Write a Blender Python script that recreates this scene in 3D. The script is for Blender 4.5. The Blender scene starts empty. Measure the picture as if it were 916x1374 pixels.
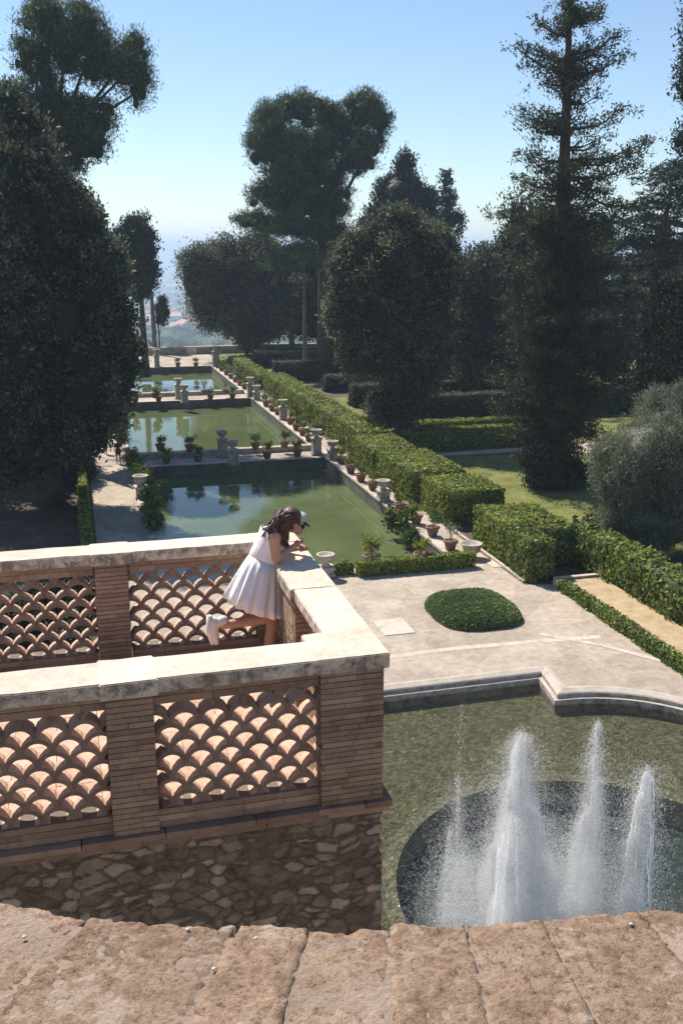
import bpy, bmesh, math, random
import numpy as np
from mathutils import Vector, Matrix, noise, geometry
R = math.radians
S = bpy.context.scene
# ------------------------------------------------------------------ camera
F = 1330.0; W0, H0 = 916.0, 1374.0
TH = math.atan(354 / F); PS = math.atan(371 / math.hypot(354, F))
fw = Vector((math.sin(PS) * math.cos(TH), math.cos(PS) * math.cos(TH), -math.sin(TH)))
rt = Vector((math.cos(PS), -math.sin(PS), 0)); up = rt.cross(fw)
cd = bpy.data.cameras.new('camera'); cam = bpy.data.objects.new('camera', cd)
S.collection.objects.link(cam); S.camera = cam
cam.matrix_world = Matrix((rt, up, -fw)).transposed().to_4x4()
cd.sensor_fit = 'VERTICAL'; cd.sensor_height = 36.0; cd.lens = 36.0 * F / H0
cd.clip_start = 0.05; cd.clip_end = 150000
# ------------------------------------------------------------------ world and sun
SUN_EL, SUN_AZ = R(52), R(-25)
w = bpy.data.worlds.new("World"); S.world = w; w.use_nodes = True
nt = w.node_tree; nt.nodes.clear()
sky = nt.nodes.new('ShaderNodeTexSky'); sky.sky_type = 'NISHITA'; sky.sun_disc = False
sky.sun_elevation = SUN_EL; sky.sun_rotation = SUN_AZ
sky.altitude = 200; sky.air_density = 1.0; sky.dust_density = 0.1; sky.ozone_density = 3.2
bgn = nt.nodes.new('ShaderNodeBackground'); bgn.inputs[1].default_value = 0.096
wo = nt.nodes.new('ShaderNodeOutputWorld')
nt.links.new(sky.outputs[0], bgn.inputs[0]); nt.links.new(bgn.outputs[0], wo.inputs[0])
sd = bpy.data.lights.new('sun', 'SUN'); sd.energy = 4.8; sd.angle = R(0.55); sd.color = (1.0, 0.92, 0.80)
sun = bpy.data.objects.new('sun', sd); S.collection.objects.link(sun)
sv = Vector((math.sin(SUN_AZ) * math.cos(SUN_EL), math.cos(SUN_AZ) * math.cos(SUN_EL), math.sin(SUN_EL)))
sun.rotation_euler = (-sv).to_track_quat('-Z', 'Y').to_euler(); sun.location = (0, 0, 60)
S.view_settings.view_transform = 'Standard'; S.view_settings.look = 'None'
S.view_settings.exposure = 0.55; S.view_settings.gamma = 1.0
S.render.engine = 'CYCLES'
S.cycles.volume_bounces = 2; S.cycles.transparent_max_bounces = 24
S.cycles.max_bounces = 10; S.cycles.diffuse_bounces = 7; S.cycles.transmission_bounces = 8; S.cycles.volume_step_rate = 10
# ------------------------------------------------------------------ helpers
col = S.collection
rng = np.random.default_rng(11); random.seed(11)
def ray(u, v): return fw * F + rt * (u - W0 / 2) - up * (v - H0 / 2)
def at(u, v, Y):
    r = ray(u, v); return r * (Y / r.y)
def atz(u, v, z):
    r = ray(u, v); return r * (z / r.z)
def dep(p): return p.dot(fw)
G0 = -15.0            # level of the garden
WZ = -15.78            # water of the fish ponds

def tag(o, label=None, cat=None, group=None, kind=None):
    if label: o['label'] = label
    if cat: o['category'] = cat
    if group: o['group'] = group
    if kind: o['kind'] = kind
    return o
def empty(name, loc, label=None, cat=None, group=None, rz=0):
    o = bpy.data.objects.new(name, None); col.objects.link(o); o.location = loc
    o.rotation_euler = (0, 0, rz); o.empty_display_size = .2
    return tag(o, label, cat, group)
def link(name, me, mat=None, parent=None, smooth=False):
    o = bpy.data.objects.new(name, me); col.objects.link(o)
    if mat: me.materials.append(mat)
    if parent:
        o.parent = parent
        # geometry is given in world space: undo the parent's placement
        o.matrix_parent_inverse = Matrix.Identity(4)
    if smooth: me.polygons.foreach_set('use_smooth', [True] * len(me.polygons))
    return o
def copy_tree(o, loc, rz=0, scale=None, parent=None):
    c = o.copy(); col.objects.link(c)
    if parent: c.parent = parent
    else:
        c.location = loc; c.rotation_euler = (0, 0, rz)
        if scale: c.scale = (scale,) * 3
    for ch in o.children: copy_tree(ch, None, parent=c)
    return c
class MB:
    """mesh builder; local coordinates are relative to self.o"""
    def __init__(s, o=(0, 0, 0)): s.v = []; s.f = []; s.c = []; s.o = Vector(o)
    def add(s, vs, fs, c=0.5):
        b = len(s.v); s.v += [tuple(Vector(p) - s.o) for p in vs]
        s.f += [tuple(b + i for i in f) for f in fs]; s.c += [c] * len(fs)
    def box(s, a, b, c=0.5, j=0.0):
        x0, y0, z0 = a; x1, y1, z1 = b
        vs = [(x0, y0, z0), (x1, y0, z0), (x1, y1, z0), (x0, y1, z0), (x0, y0, z1), (x1, y0, z1), (x1, y1, z1), (x0, y1, z1)]
        if j: vs = [tuple(q + random.uniform(-j, j) for q in p) for p in vs]
        s.add(vs, [(0, 3, 2, 1), (4, 5, 6, 7), (0, 1, 5, 4), (1, 2, 6, 5), (2, 3, 7, 6), (3, 0, 4, 7)], c)
    def obox(s, p, ax, ay, hx, hy, z0, z1, c=0.5):
        p = Vector(p); ax = Vector(ax); ay = Vector(ay)
        q = [p - ax * hx - ay * hy, p + ax * hx - ay * hy, p + ax * hx + ay * hy, p - ax * hx + ay * hy]
        s.add([(a.x, a.y, z0) for a in q] + [(a.x, a.y, z1) for a in q], [(0, 3, 2, 1), (4, 5, 6, 7), (0, 1, 5, 4), (1, 2, 6, 5), (2, 3, 7, 6), (3, 0, 4, 7)], c)
    def prism(s, poly, z0, z1, c=0.5):
        n = len(poly)
        s.add([(x, y, z0) for x, y in poly] + [(x, y, z1) for x, y in poly],
              [tuple(range(n - 1, -1, -1)), tuple(range(n, 2 * n))] + [(i, (i + 1) % n, n + (i + 1) % n, n + i) for i in range(n)], c)
    def lathe(s, prof, ctr, n=20, c=0.5):
        x, y, z = ctr; vs = []
        for r, h in prof: vs += [(x + r * math.cos(2 * math.pi * k / n), y + r * math.sin(2 * math.pi * k / n), z + h) for k in range(n)]
        m = len(prof)
        fs = [(i * n + k, i * n + (k + 1) % n, (i + 1) * n + (k + 1) % n, (i + 1) * n + k) for i in range(m - 1) for k in range(n)]
        fs += [tuple(range(n - 1, -1, -1)), tuple(range((m - 1) * n, m * n))]
        s.add(vs, fs, c)
    def tube(s, pts, rad, n=8, c=0.5, cap=True):
        pts = [Vector(p) for p in pts]; m = len(pts); vs = []
        for i, p in enumerate(pts):
            d = (pts[min(i + 1, m - 1)] - pts[max(i - 1, 0)]).normalized()
            a = d.cross(Vector((0.13, 0.97, 0.2))); 
            if a.length < 1e-3: a = d.cross(Vector((1, 0, 0)))
            a.normalize(); b = d.cross(a); r = rad[i] if hasattr(rad, '__len__') else rad
            vs += [p + (a * math.cos(2 * math.pi * k / n) + b * math.sin(2 * math.pi * k / n)) * r for k in range(n)]
        fs = [(i * n + (k + 1) % n, i * n + k, (i + 1) * n + k, (i + 1) * n + (k + 1) % n) for i in range(m - 1) for k in range(n)]
        if cap: fs += [tuple(range(n)), tuple(range(m * n - 1, (m - 1) * n - 1, -1))]
        s.add(vs, fs, c)
    def ico(s, ctr, rad, sub=2, c=0.5, nz=0.0, nf=1.0):
        bm = bmesh.new(); bmesh.ops.create_icosphere(bm, subdivisions=sub, radius=1)
        rad = Vector(rad if hasattr(rad, '__len__') else (rad,) * 3); vs = []
        for v in bm.verts:
            k = 1 + (nz * noise.noise(Vector(v.co) * nf + Vector(ctr)) if nz else 0)
            vs.append(Vector(ctr) + Vector((v.co.x * rad.x, v.co.y * rad.y, v.co.z * rad.z)) * k)
        s.add(vs, [tuple(q.index for q in f.verts) for f in bm.faces], c); bm.free()
    def build(s, name, mat, parent=None, smooth=False, label=None):
        me = bpy.data.meshes.new(name); me.from_pydata(s.v, [], s.f)
        ca = me.color_attributes.new('Col', 'FLOAT_COLOR', 'CORNER')
        lt = np.empty(len(me.polygons), dtype=np.int32); me.polygons.foreach_get('loop_total', lt)
        cc = np.repeat(np.array(s.c, dtype=np.float32), lt)
        buf = np.ones((len(cc), 4), np.float32); buf[:, 0] = cc; buf[:, 1] = cc; buf[:, 2] = cc
        ca.data.foreach_set('color', buf.ravel())
        o = link(name, me, mat, parent, smooth)
        if parent is None: o.location = s.o
        if label: o['label'] = label
        return o

# ------------------------------------------------------------------ materials
def newmat(name):
    m = bpy.data.materials.new(name); m.use_nodes = True; n = m.node_tree
    return m, n, n.nodes['Principled BSDF'], n.nodes['Material Output']
def N(n, t, **k):
    x = n.nodes.new(t)
    for a, b in k.items():
        if a.startswith('i_'): x.inputs[a[2:].replace('_', ' ')].default_value = b
        else: setattr(x, a, b)
    return x
def ramp(n, src, stops):
    r = n.nodes.new('ShaderNodeValToRGB'); e = r.color_ramp.elements
    while len(e) < len(stops): e.new(0.5)
    for k, (p, c) in enumerate(stops):
        e[k].position = p; e[k].color = (*c, 1) if len(c) == 3 else c
    n.links.new(src, r.inputs[0]); return r
def noi(n, co, scale, detail=4, rough=.6, dist=0):
    x = N(n, 'ShaderNodeTexNoise'); x.inputs['Scale'].default_value = scale
    x.inputs['Detail'].default_value = detail; x.inputs['Roughness'].default_value = rough
    x.inputs['Distortion'].default_value = dist
    if co: n.links.new(co, x.inputs['Vector'])
    return x
def mix(n, a, b, f, mode='MIX'):
    x = n.nodes.new('ShaderNodeMix'); x.data_type = 'RGBA'; x.blend_type = mode
    for s, k in ((f, 0), (a, 6), (b, 7)):
        if hasattr(s, 'links'): n.links.new(s, x.inputs[k])
        elif k == 0: x.inputs[0].default_value = s
        else: x.inputs[k].default_value = (*s, 1)
    return x.outputs[2]
def bump(n, src, b, strength=.5, dist=.02):
    x = n.nodes.new('ShaderNodeBump'); x.inputs['Strength'].default_value = strength
    x.inputs['Distance'].default_value = dist; n.links.new(src, x.inputs['Height'])
    n.links.new(x.outputs[0], b.inputs['Normal']); return x
def stone(name, c1, c2, c3, scale=6, bs=.5, bd=.02, rough=.85, attr=.5, stain=None, stain_scale=5, fine=40):
    """mottled mineral surface: two noise scales, the per-face tint of the mesh, optional dark stains"""
    m, n, b, o = newmat(name); g = N(n, 'ShaderNodeNewGeometry').outputs['Position']
    a = noi(n, g, scale, 6, .65); f = noi(n, g, scale * 7, 5, .7); ff = noi(n, g, fine, 6, .75)
    r = ramp(n, a.outputs[0], [(.3, c1), (.5, c2), (.72, c3)])
    r2 = ramp(n, f.outputs[0], [(.3, (.74,) * 3), (.6, (1.08,) * 3)])
    x = mix(n, r.outputs[0], r2.outputs[0], .7, 'MULTIPLY')
    if attr:
        ca = N(n, 'ShaderNodeVertexColor', layer_name='Col')
        r3 = ramp(n, ca.outputs[0], [(0, (1 - attr,) * 3), (1, (1 + attr * .8,) * 3)])
        x = mix(n, x, r3.outputs[0], 1.0, 'MULTIPLY')
    if stain:
        st = noi(n, g, stain_scale, 8, .8, .4)
        geo = N(n, 'ShaderNodeNewGeometry'); sx = N(n, 'ShaderNodeSeparateXYZ'); n.links.new(geo.outputs['True Normal'], sx.inputs[0])
        ab = N(n, 'ShaderNodeMath', operation='ABSOLUTE'); n.links.new(sx.outputs[2], ab.inputs[0])
        sub = N(n, 'ShaderNodeMath', operation='SUBTRACT'); sub.inputs[0].default_value = 1.0; n.links.new(ab.outputs[0], sub.inputs[1])
        mr = ramp(n, st.outputs[0], [(.44, (0, 0, 0)), (.58, (1, 1, 1))])
        mu = N(n, 'ShaderNodeMath', operation='MULTIPLY'); n.links.new(mr.outputs[0], mu.inputs[0]); n.links.new(sub.outputs[0], mu.inputs[1])
        mu2 = N(n, 'ShaderNodeMath', operation='MULTIPLY'); n.links.new(mu.outputs[0], mu2.inputs[0]); mu2.inputs[1].default_value = .75
        x = mix(n, x, stain, mu2.outputs[0])
    n.links.new(x, b.inputs['Base Color']); b.inputs['Roughness'].default_value = rough
    b.inputs['Specular IOR Level'].default_value = .25
    add = N(n, 'ShaderNodeMath', operation='ADD'); n.links.new(f.outputs[0], add.inputs[0]); n.links.new(ff.outputs[0], add.inputs[1])
    bump(n, add.outputs[0], b, bs, bd)
    return m
def leafmat(name, dark, mid, light, trans=.25, rough=.5, spec=.35, tint_scale=.35, brown=None):
    m, n, b, o = newmat(name); g = N(n, 'ShaderNodeNewGeometry').outputs['Position']
    ca = N(n, 'ShaderNodeVertexColor', layer_name='Col')
    r = ramp(n, ca.outputs[0], [(0, dark), (.55, mid), (1, light)])
    nn = noi(n, g, tint_scale, 3, .6)
    r2 = ramp(n, nn.outputs[0], [(.3, (.7, .75, .8)), (.7, (1.25, 1.2, 1.05))])
    x = mix(n, r.outputs[0], r2.outputs[0], .8, 'MULTIPLY')
    if brown:
        nb = noi(n, g, tint_scale * 5, 3, .6); rb = ramp(n, nb.outputs[0], [(.58, (0, 0, 0)), (.68, (1, 1, 1))])
        x = mix(n, x, brown, rb.outputs[0])
    n.links.new(x, b.inputs['Base Color']); b.inputs['Roughness'].default_value = rough
    b.inputs['Specular IOR Level'].default_value = spec
    t = n.nodes.new('ShaderNodeBsdfTranslucent'); n.links.new(x, t.inputs[0])
    ms = n.nodes.new('ShaderNodeMixShader'); ms.inputs[0].default_value = trans
    n.links.new(b.outputs[0], ms.inputs[1]); n.links.new(t.outputs[0], ms.inputs[2]); n.links.new(ms.outputs[0], o.inputs[0])
    return m
def plain(name, c, rough=.6, spec=.4, var=.15, scale=8, bs=0):
    m, n, b, o = newmat(name); g = N(n, 'ShaderNodeNewGeometry').outputs['Position']
    a = noi(n, g, scale, 4); r = ramp(n, a.outputs[0], [(.3, tuple(q * (1 - var) for q in c)), (.7, tuple(min(1, q * (1 + var)) for q in c))])
    n.links.new(r.outputs[0], b.inputs['Base Color']); b.inputs['Roughness'].default_value = rough
    b.inputs['Specular IOR Level'].default_value = spec
    if bs: bump(n, a.outputs[0], b, bs, .01)
    return m
M = {}
M['coping'] = stone('travertine', (.58, .46, .36), (.66, .55, .45), (.72, .62, .52), 3, .25, .006, attr=.12, stain=(.07, .055, .045), stain_scale=7)
M['brick'] = stone('brick', (.26, .172, .122), (.335, .228, .165), (.40, .28, .205), 4, .6, .008, attr=.34)
M['mortar'] = stone('mortar', (.17, .135, .11), (.21, .17, .135), (.25, .20, .16), 8, .5, .01, attr=0)
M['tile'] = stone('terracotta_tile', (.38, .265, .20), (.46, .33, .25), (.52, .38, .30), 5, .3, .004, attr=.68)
M['floor'] = stone('terracotta_floor', (.56, .36, .26), (.64, .43, .32), (.68, .48, .37), 4, .3, .004, attr=.2)
M['rubble'] = stone('rubble_stone', (.19, .145, .11), (.30, .235, .18), (.42, .34, .27), 9, .9, .012, attr=.7)
m, n, b, o = newmat('parapet_stone'); g = N(n, 'ShaderNodeNewGeometry').outputs['Position']; M['parapet'] = m
x = ramp(n, noi(n, g, 14, 5, .65, 0).outputs[0], [(.3, (.29, .20, .14)), (.5, (.41, .29, .21)), (.7, (.50, .375, .28))]).outputs[0]
x = mix(n, x, ramp(n, noi(n, g, 70, 7, .8, 0).outputs[0], [(.36, (.42, .38, .36)), (.48, (.92, .90, .88)), (.62, (1.25, 1.2, 1.14))]).outputs[0], .9, 'MULTIPLY')
sp = noi(n, g, 190, 5, .75, 0); x = mix(n, x, ramp(n, sp.outputs[0], [(.34, (.35, .32, .3)), (.46, (1, 1, 1))]).outputs[0], .8, 'MULTIPLY')
x = mix(n, x, (.62, .50, .40), ramp(n, noi(n, g, 9, 6, .75, .3).outputs[0], [(.56, (0, 0, 0)), (.62, (.65, .65, .65))]).outputs[0])
ca = N(n, 'ShaderNodeVertexColor', layer_name='Col'); x = mix(n, x, ramp(n, ca.outputs[0], [(0, (.82,) * 3), (1, (1.14,) * 3)]).outputs[0], 1, 'MULTIPLY')
n.links.new(x, b.inputs['Base Color']); b.inputs['Roughness'].default_value = .95; b.inputs['Specular IOR Level'].default_value = .1
am = N(n, 'ShaderNodeMath', operation='ADD'); n.links.new(noi(n, g, 70, 7, .8, 0).outputs[0], am.inputs[0]); n.links.new(sp.outputs[0], am.inputs[1]); bump(n, am.outputs[0], b, 1.0, .0045)
def pave(name, c1, c2, c3):
    m, n, b, o = newmat(name); g = N(n, 'ShaderNodeNewGeometry').outputs['Position']
    a = noi(n, g, .45, 6, .7, .8); f = noi(n, g, 3.2, 6, .75); ff = noi(n, g, 26, 4, .7)
    x = ramp(n, a.outputs[0], [(.32, c1), (.5, c2), (.68, c3)]).outputs[0]
    x = mix(n, x, ramp(n, f.outputs[0], [(.3, (.74, .73, .72)), (.62, (1.08,) * 3)]).outputs[0], 1, 'MULTIPLY')
    x = mix(n, x, ramp(n, ff.outputs[0], [(.35, (.82,) * 3), (.6, (1.05,) * 3)]).outputs[0], .8, 'MULTIPLY')
    wp = N(n, 'ShaderNodeMix'); wp.data_type = 'RGBA'; wp.blend_type = 'ADD'; wp.inputs[0].default_value = .55; n.links.new(g, wp.inputs[6]); n.links.new(noi(n, g, 1.1, 5, .7).outputs[1], wp.inputs[7])
    vo = N(n, 'ShaderNodeTexVoronoi', feature='DISTANCE_TO_EDGE'); vo.inputs['Scale'].default_value = .42; n.links.new(wp.outputs[2], vo.inputs['Vector'])
    vc = N(n, 'ShaderNodeTexVoronoi'); vc.inputs['Scale'].default_value = .42; n.links.new(wp.outputs[2], vc.inputs['Vector'])
    x = mix(n, x, ramp(n, vc.outputs['Color'], [(.2, (.86, .85, .84)), (.8, (1.08, 1.07, 1.05))]).outputs[0], .9, 'MULTIPLY')
    x = mix(n, x, ramp(n, vo.outputs['Distance'], [(.0, (.7, .68, .65)), (.012, (1, 1, 1))]).outputs[0], .45, 'MULTIPLY')
    n.links.new(x, b.inputs['Base Color']); b.inputs['Roughness'].default_value = .9; b.inputs['Specular IOR Level'].default_value = .2
    bump(n, f.outputs[0], b, .3, .02); return m
M['paving'] = pave('paving', (.36, .30, .245), (.45, .385, .315), (.53, .46, .385)); M['_old'] = stone('paving', (.46, .37, .29), (.56, .46, .37), (.62, .53, .43), .7, .35, .02, attr=.25, fine=12)
del M['_old']
M['palestone'] = stone('pale_stone', (.40, .34, .28), (.52, .45, .38), (.60, .53, .46), 2, .4, .02, attr=.2, stain=(.10, .09, .07), stain_scale=2)
M['darkstone'] = stone('damp_stone', (.10, .095, .075), (.16, .15, .12), (.25, .23, .18), 1.2, .6, .05, attr=.2)
M['terracotta'] = stone('terracotta', (.15, .08, .055), (.22, .115, .08), (.29, .17, .12), 6, .2, .01, attr=.3)
M['soil'] = stone('soil', (.07, .05, .035), (.11, .08, .055), (.17, .13, .09), .6, .8, .05, attr=0, fine=8)
M['sand'] = stone('dry_bed', (.36, .26, .15), (.46, .35, .21), (.54, .42, .27), 1.5, .7, .03, attr=0, fine=14)
M['grass'] = stone('lawn', (.08, .10, .024), (.15, .165, .042), (.26, .25, .09), .9, .8, .05, attr=0, fine=10)
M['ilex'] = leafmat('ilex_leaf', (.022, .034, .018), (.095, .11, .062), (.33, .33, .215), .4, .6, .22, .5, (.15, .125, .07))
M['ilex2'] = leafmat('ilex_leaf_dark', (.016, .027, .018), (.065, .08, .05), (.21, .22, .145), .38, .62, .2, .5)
M['pine'] = leafmat('pine_needle', (.022, .04, .018), (.065, .10, .04), (.19, .23, .10), .36, .6, .25, .25)
M['redwood'] = leafmat('redwood_needle', (.026, .038, .018), (.05, .062, .03), (.095, .10, .052), .25, .6, .25, .3, (.085, .065, .03))
M['cypress'] = leafmat('cypress_leaf', (.014, .028, .018), (.026, .045, .026), (.05, .075, .04), .12, .6, .25, .4)
M['cedar'] = leafmat('cedar_needle', (.02, .034, .026), (.036, .055, .042), (.065, .09, .066), .15, .6, .25, .3)
M['olive'] = leafmat('olive_leaf', (.08, .10, .065), (.17, .19, .13), (.34, .36, .27), .35, .5, .4, .6)
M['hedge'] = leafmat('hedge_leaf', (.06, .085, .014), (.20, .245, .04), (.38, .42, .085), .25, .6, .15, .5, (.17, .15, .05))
M['laurel'] = leafmat('laurel_leaf', (.04, .07, .014), (.15, .20, .035), (.32, .37, .10), .28, .5, .25, .8)
M['bush'] = leafmat('santolina_leaf', (.08, .125, .04), (.17, .23, .085), (.28, .35, .16), .25, .6, .2, .8)
M['potleaf'] = leafmat('citrus_leaf', (.05, .09, .02), (.09, .15, .035), (.17, .24, .06), .35, .4, .4, 1.2)
M['yellowleaf'] = leafmat('yellow_leaf', (.12, .15, .02), (.24, .26, .04), (.38, .38, .07), .4, .45, .35, 1.2)
M['farleaf'] = leafmat('far_leaf', (.03, .05, .02), (.06, .085, .035), (.12, .14, .07), .2, .7, .1, .01)
M['bark'] = stone('bark', (.05, .04, .03), (.09, .07, .052), (.14, .115, .085), 2, .8, .05, attr=0, fine=12)
M['palebark'] = stone('pale_bark', (.10, .085, .07), (.16, .135, .11), (.21, .18, .15), 2, .8, .05, attr=0, fine=12)
M['pebble'] = plain('pebble', (.62, .56, .47))

def water_mat(name, body, bscale=.6, bs=.08, deep=True):
    m, n, b, o = newmat(name); g = N(n, 'ShaderNodeNewGeometry').outputs['Position']
    a = noi(n, g, .22, 4, .6)
    r = ramp(n, a.outputs[0], [(.3, tuple(q * .8 for q in body)), (.7, tuple(q * 1.25 for q in body))])
    n.links.new(r.outputs[0], b.inputs['Base Color']); b.inputs['Roughness'].default_value = .03
    b.inputs['IOR'].default_value = 1.33; b.inputs['Specular IOR Level'].default_value = .5
    mp = N(n, 'ShaderNodeMapping'); mp.inputs['Scale'].default_value = (1, .45, 1); n.links.new(g, mp.inputs[0])
    f = noi(n, mp.outputs[0], bscale * 5, 4, .6); bump(n, f.outputs[0], b, bs, .03)
    return m
M['pond'] = water_mat('pond_water', (.098, .125, .052), .8, .10)
m, n, b, o = newmat('basin_water'); M['basinwater'] = m
g = N(n, 'ShaderNodeNewGeometry').outputs['Position']
f = noi(n, g, 3.6, 5, .62, 1.2)
bp = n.nodes.new('ShaderNodeBump'); bp.inputs['Strength'].default_value = 1.0; bp.inputs['Distance'].default_value = .3
n.links.new(f.outputs[0], bp.inputs['Height'])
gl = N(n, 'ShaderNodeBsdfGlossy'); gl.inputs['Roughness'].default_value = .06; n.links.new(bp.outputs[0], gl.inputs['Normal'])
tr = N(n, 'ShaderNodeBsdfTransparent'); tr.inputs[0].default_value = (.86, .87, .80, 1)
fr = N(n, 'ShaderNodeFresnel'); fr.inputs[0].default_value = 1.33; n.links.new(bp.outputs[0], fr.inputs['Normal'])
ms = N(n, 'ShaderNodeMixShader'); n.links.new(fr.outputs[0], ms.inputs[0]); n.links.new(tr.outputs[0], ms.inputs[1]); n.links.new(gl.outputs[0], ms.inputs[2])
n.links.new(ms.outputs[0], o.inputs[0])
def spray_mat(name, alpha, c=(.97, .98, .99)):
    m, n, b, o = newmat(name)
    b.inputs['Base Color'].default_value = (*c, 1); b.inputs['Roughness'].default_value = .35
    t = n.nodes.new('ShaderNodeBsdfTranslucent'); t.inputs[0].default_value = (*c, 1)
    a = n.nodes.new('ShaderNodeMixShader'); a.inputs[0].default_value = .68
    n.links.new(b.outputs[0], a.inputs[1]); n.links.new(t.outputs[0], a.inputs[2])
    tr = n.nodes.new('ShaderNodeBsdfTransparent'); z = n.nodes.new('ShaderNodeMixShader'); z.inputs[0].default_value = alpha
    n.links.new(tr.outputs[0], z.inputs[1]); n.links.new(a.outputs[0], z.inputs[2]); n.links.new(z.outputs[0], o.inputs[0])
    return m
M['mist'] = []
for dn in (.8, .25):
    mm = bpy.data.materials.new('mist'); mm.use_nodes = True; n = mm.node_tree; n.nodes.clear()
    pv = n.nodes.new('ShaderNodeVolumePrincipled'); ot = n.nodes.new('ShaderNodeOutputMaterial'); n.links.new(pv.outputs[0], ot.inputs['Volume'])
    pv.inputs['Color'].default_value = (.99, .99, 1, 1); pv.inputs['Density'].default_value = dn; M['mist'].append(mm)
M['foam'] = spray_mat('foam', .4); M['spray'] = spray_mat('spray', .32); M['drop'] = spray_mat('droplet', .8)

# ------------------------------------------------------------------ foliage
def quads_mesh(name, P, A, B, colr, extra=None):
    """one rhombus per point: P centre, A half long axis, B half short axis"""
    n = len(P); V = np.empty((n, 4, 3), np.float32)
    V[:, 0] = P - A; V[:, 1] = P + B; V[:, 2] = P + A; V[:, 3] = P - B
    V = V.reshape(-1, 3); ev = np.zeros((0, 3), np.float32); ef = np.zeros((0, 3), np.int32)
    if extra is not None: ev, ef = extra
    me = bpy.data.meshes.new(name); nv = len(V) + len(ev)
    me.vertices.add(nv); me.vertices.foreach_set('co', np.concatenate([V, ev]).astype(np.float32).ravel())
    nl = 4 * n + 3 * len(ef); me.loops.add(nl)
    li = np.concatenate([np.arange(4 * n, dtype=np.int32), (ef + 4 * n).astype(np.int32).ravel()])
    me.loops.foreach_set('vertex_index', li)
    me.polygons.add(n + len(ef))
    ls = np.concatenate([np.arange(n) * 4, 4 * n + np.arange(len(ef)) * 3]).astype(np.int32)
    me.polygons.foreach_set('loop_start', ls)
    me.update(calc_edges=True)
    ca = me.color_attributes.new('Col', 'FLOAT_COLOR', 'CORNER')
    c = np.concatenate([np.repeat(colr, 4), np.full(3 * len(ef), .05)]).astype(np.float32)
    buf = np.ones((nl, 4), np.float32); buf[:, :3] = c[:, None]
    ca.data.foreach_set('color', buf.ravel()); return me
def unit(a): return a / np.maximum(np.linalg.norm(a, axis=1, keepdims=True), 1e-6)
def ico_np(ctr, rad, nz=.25, nf=1.3, sub=3):
    bm = bmesh.new(); bmesh.ops.create_icosphere(bm, subdivisions=sub, radius=1)
    vs = []
    for v in bm.verts:
        k = 1 + nz * noise.noise(v.co * nf + Vector([float(q) for q in ctr]))
        vs.append([ctr[0] + v.co.x * rad[0] * k, ctr[1] + v.co.y * rad[1] * k, ctr[2] + v.co.z * rad[2] * k])
    fs = [[q.index for q in f.verts] for f in bm.faces]; bm.free()
    return np.array(vs, np.float32), np.array(fs, np.int32)
def leaves(C, outw, per, sigma, L, Wd, upb=.4, rnd=.8, flat=1.0, ow=.6):
    """scatter `per` leaves round each clump centre"""
    n = len(C) * per
    P = np.repeat(C, per, 0) + rng.normal(0, 1, (n, 3)) * sigma * np.array([1, 1, flat])
    ax = unit(np.repeat(outw, per, 0) * ow + np.array([0, 0, upb]) + rng.normal(0, rnd, (n, 3)))
    b = unit(np.cross(ax, rng.normal(0, 1, (n, 3))))
    s = rng.uniform(.6, 1.4, (n, 1))
    cl = np.clip(np.repeat(rng.uniform(.0, .9, len(C)), per) + rng.normal(0, .14, n), 0, 1)
    return P, ax * L * s / 2, b * Wd * s / 2, cl
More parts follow.
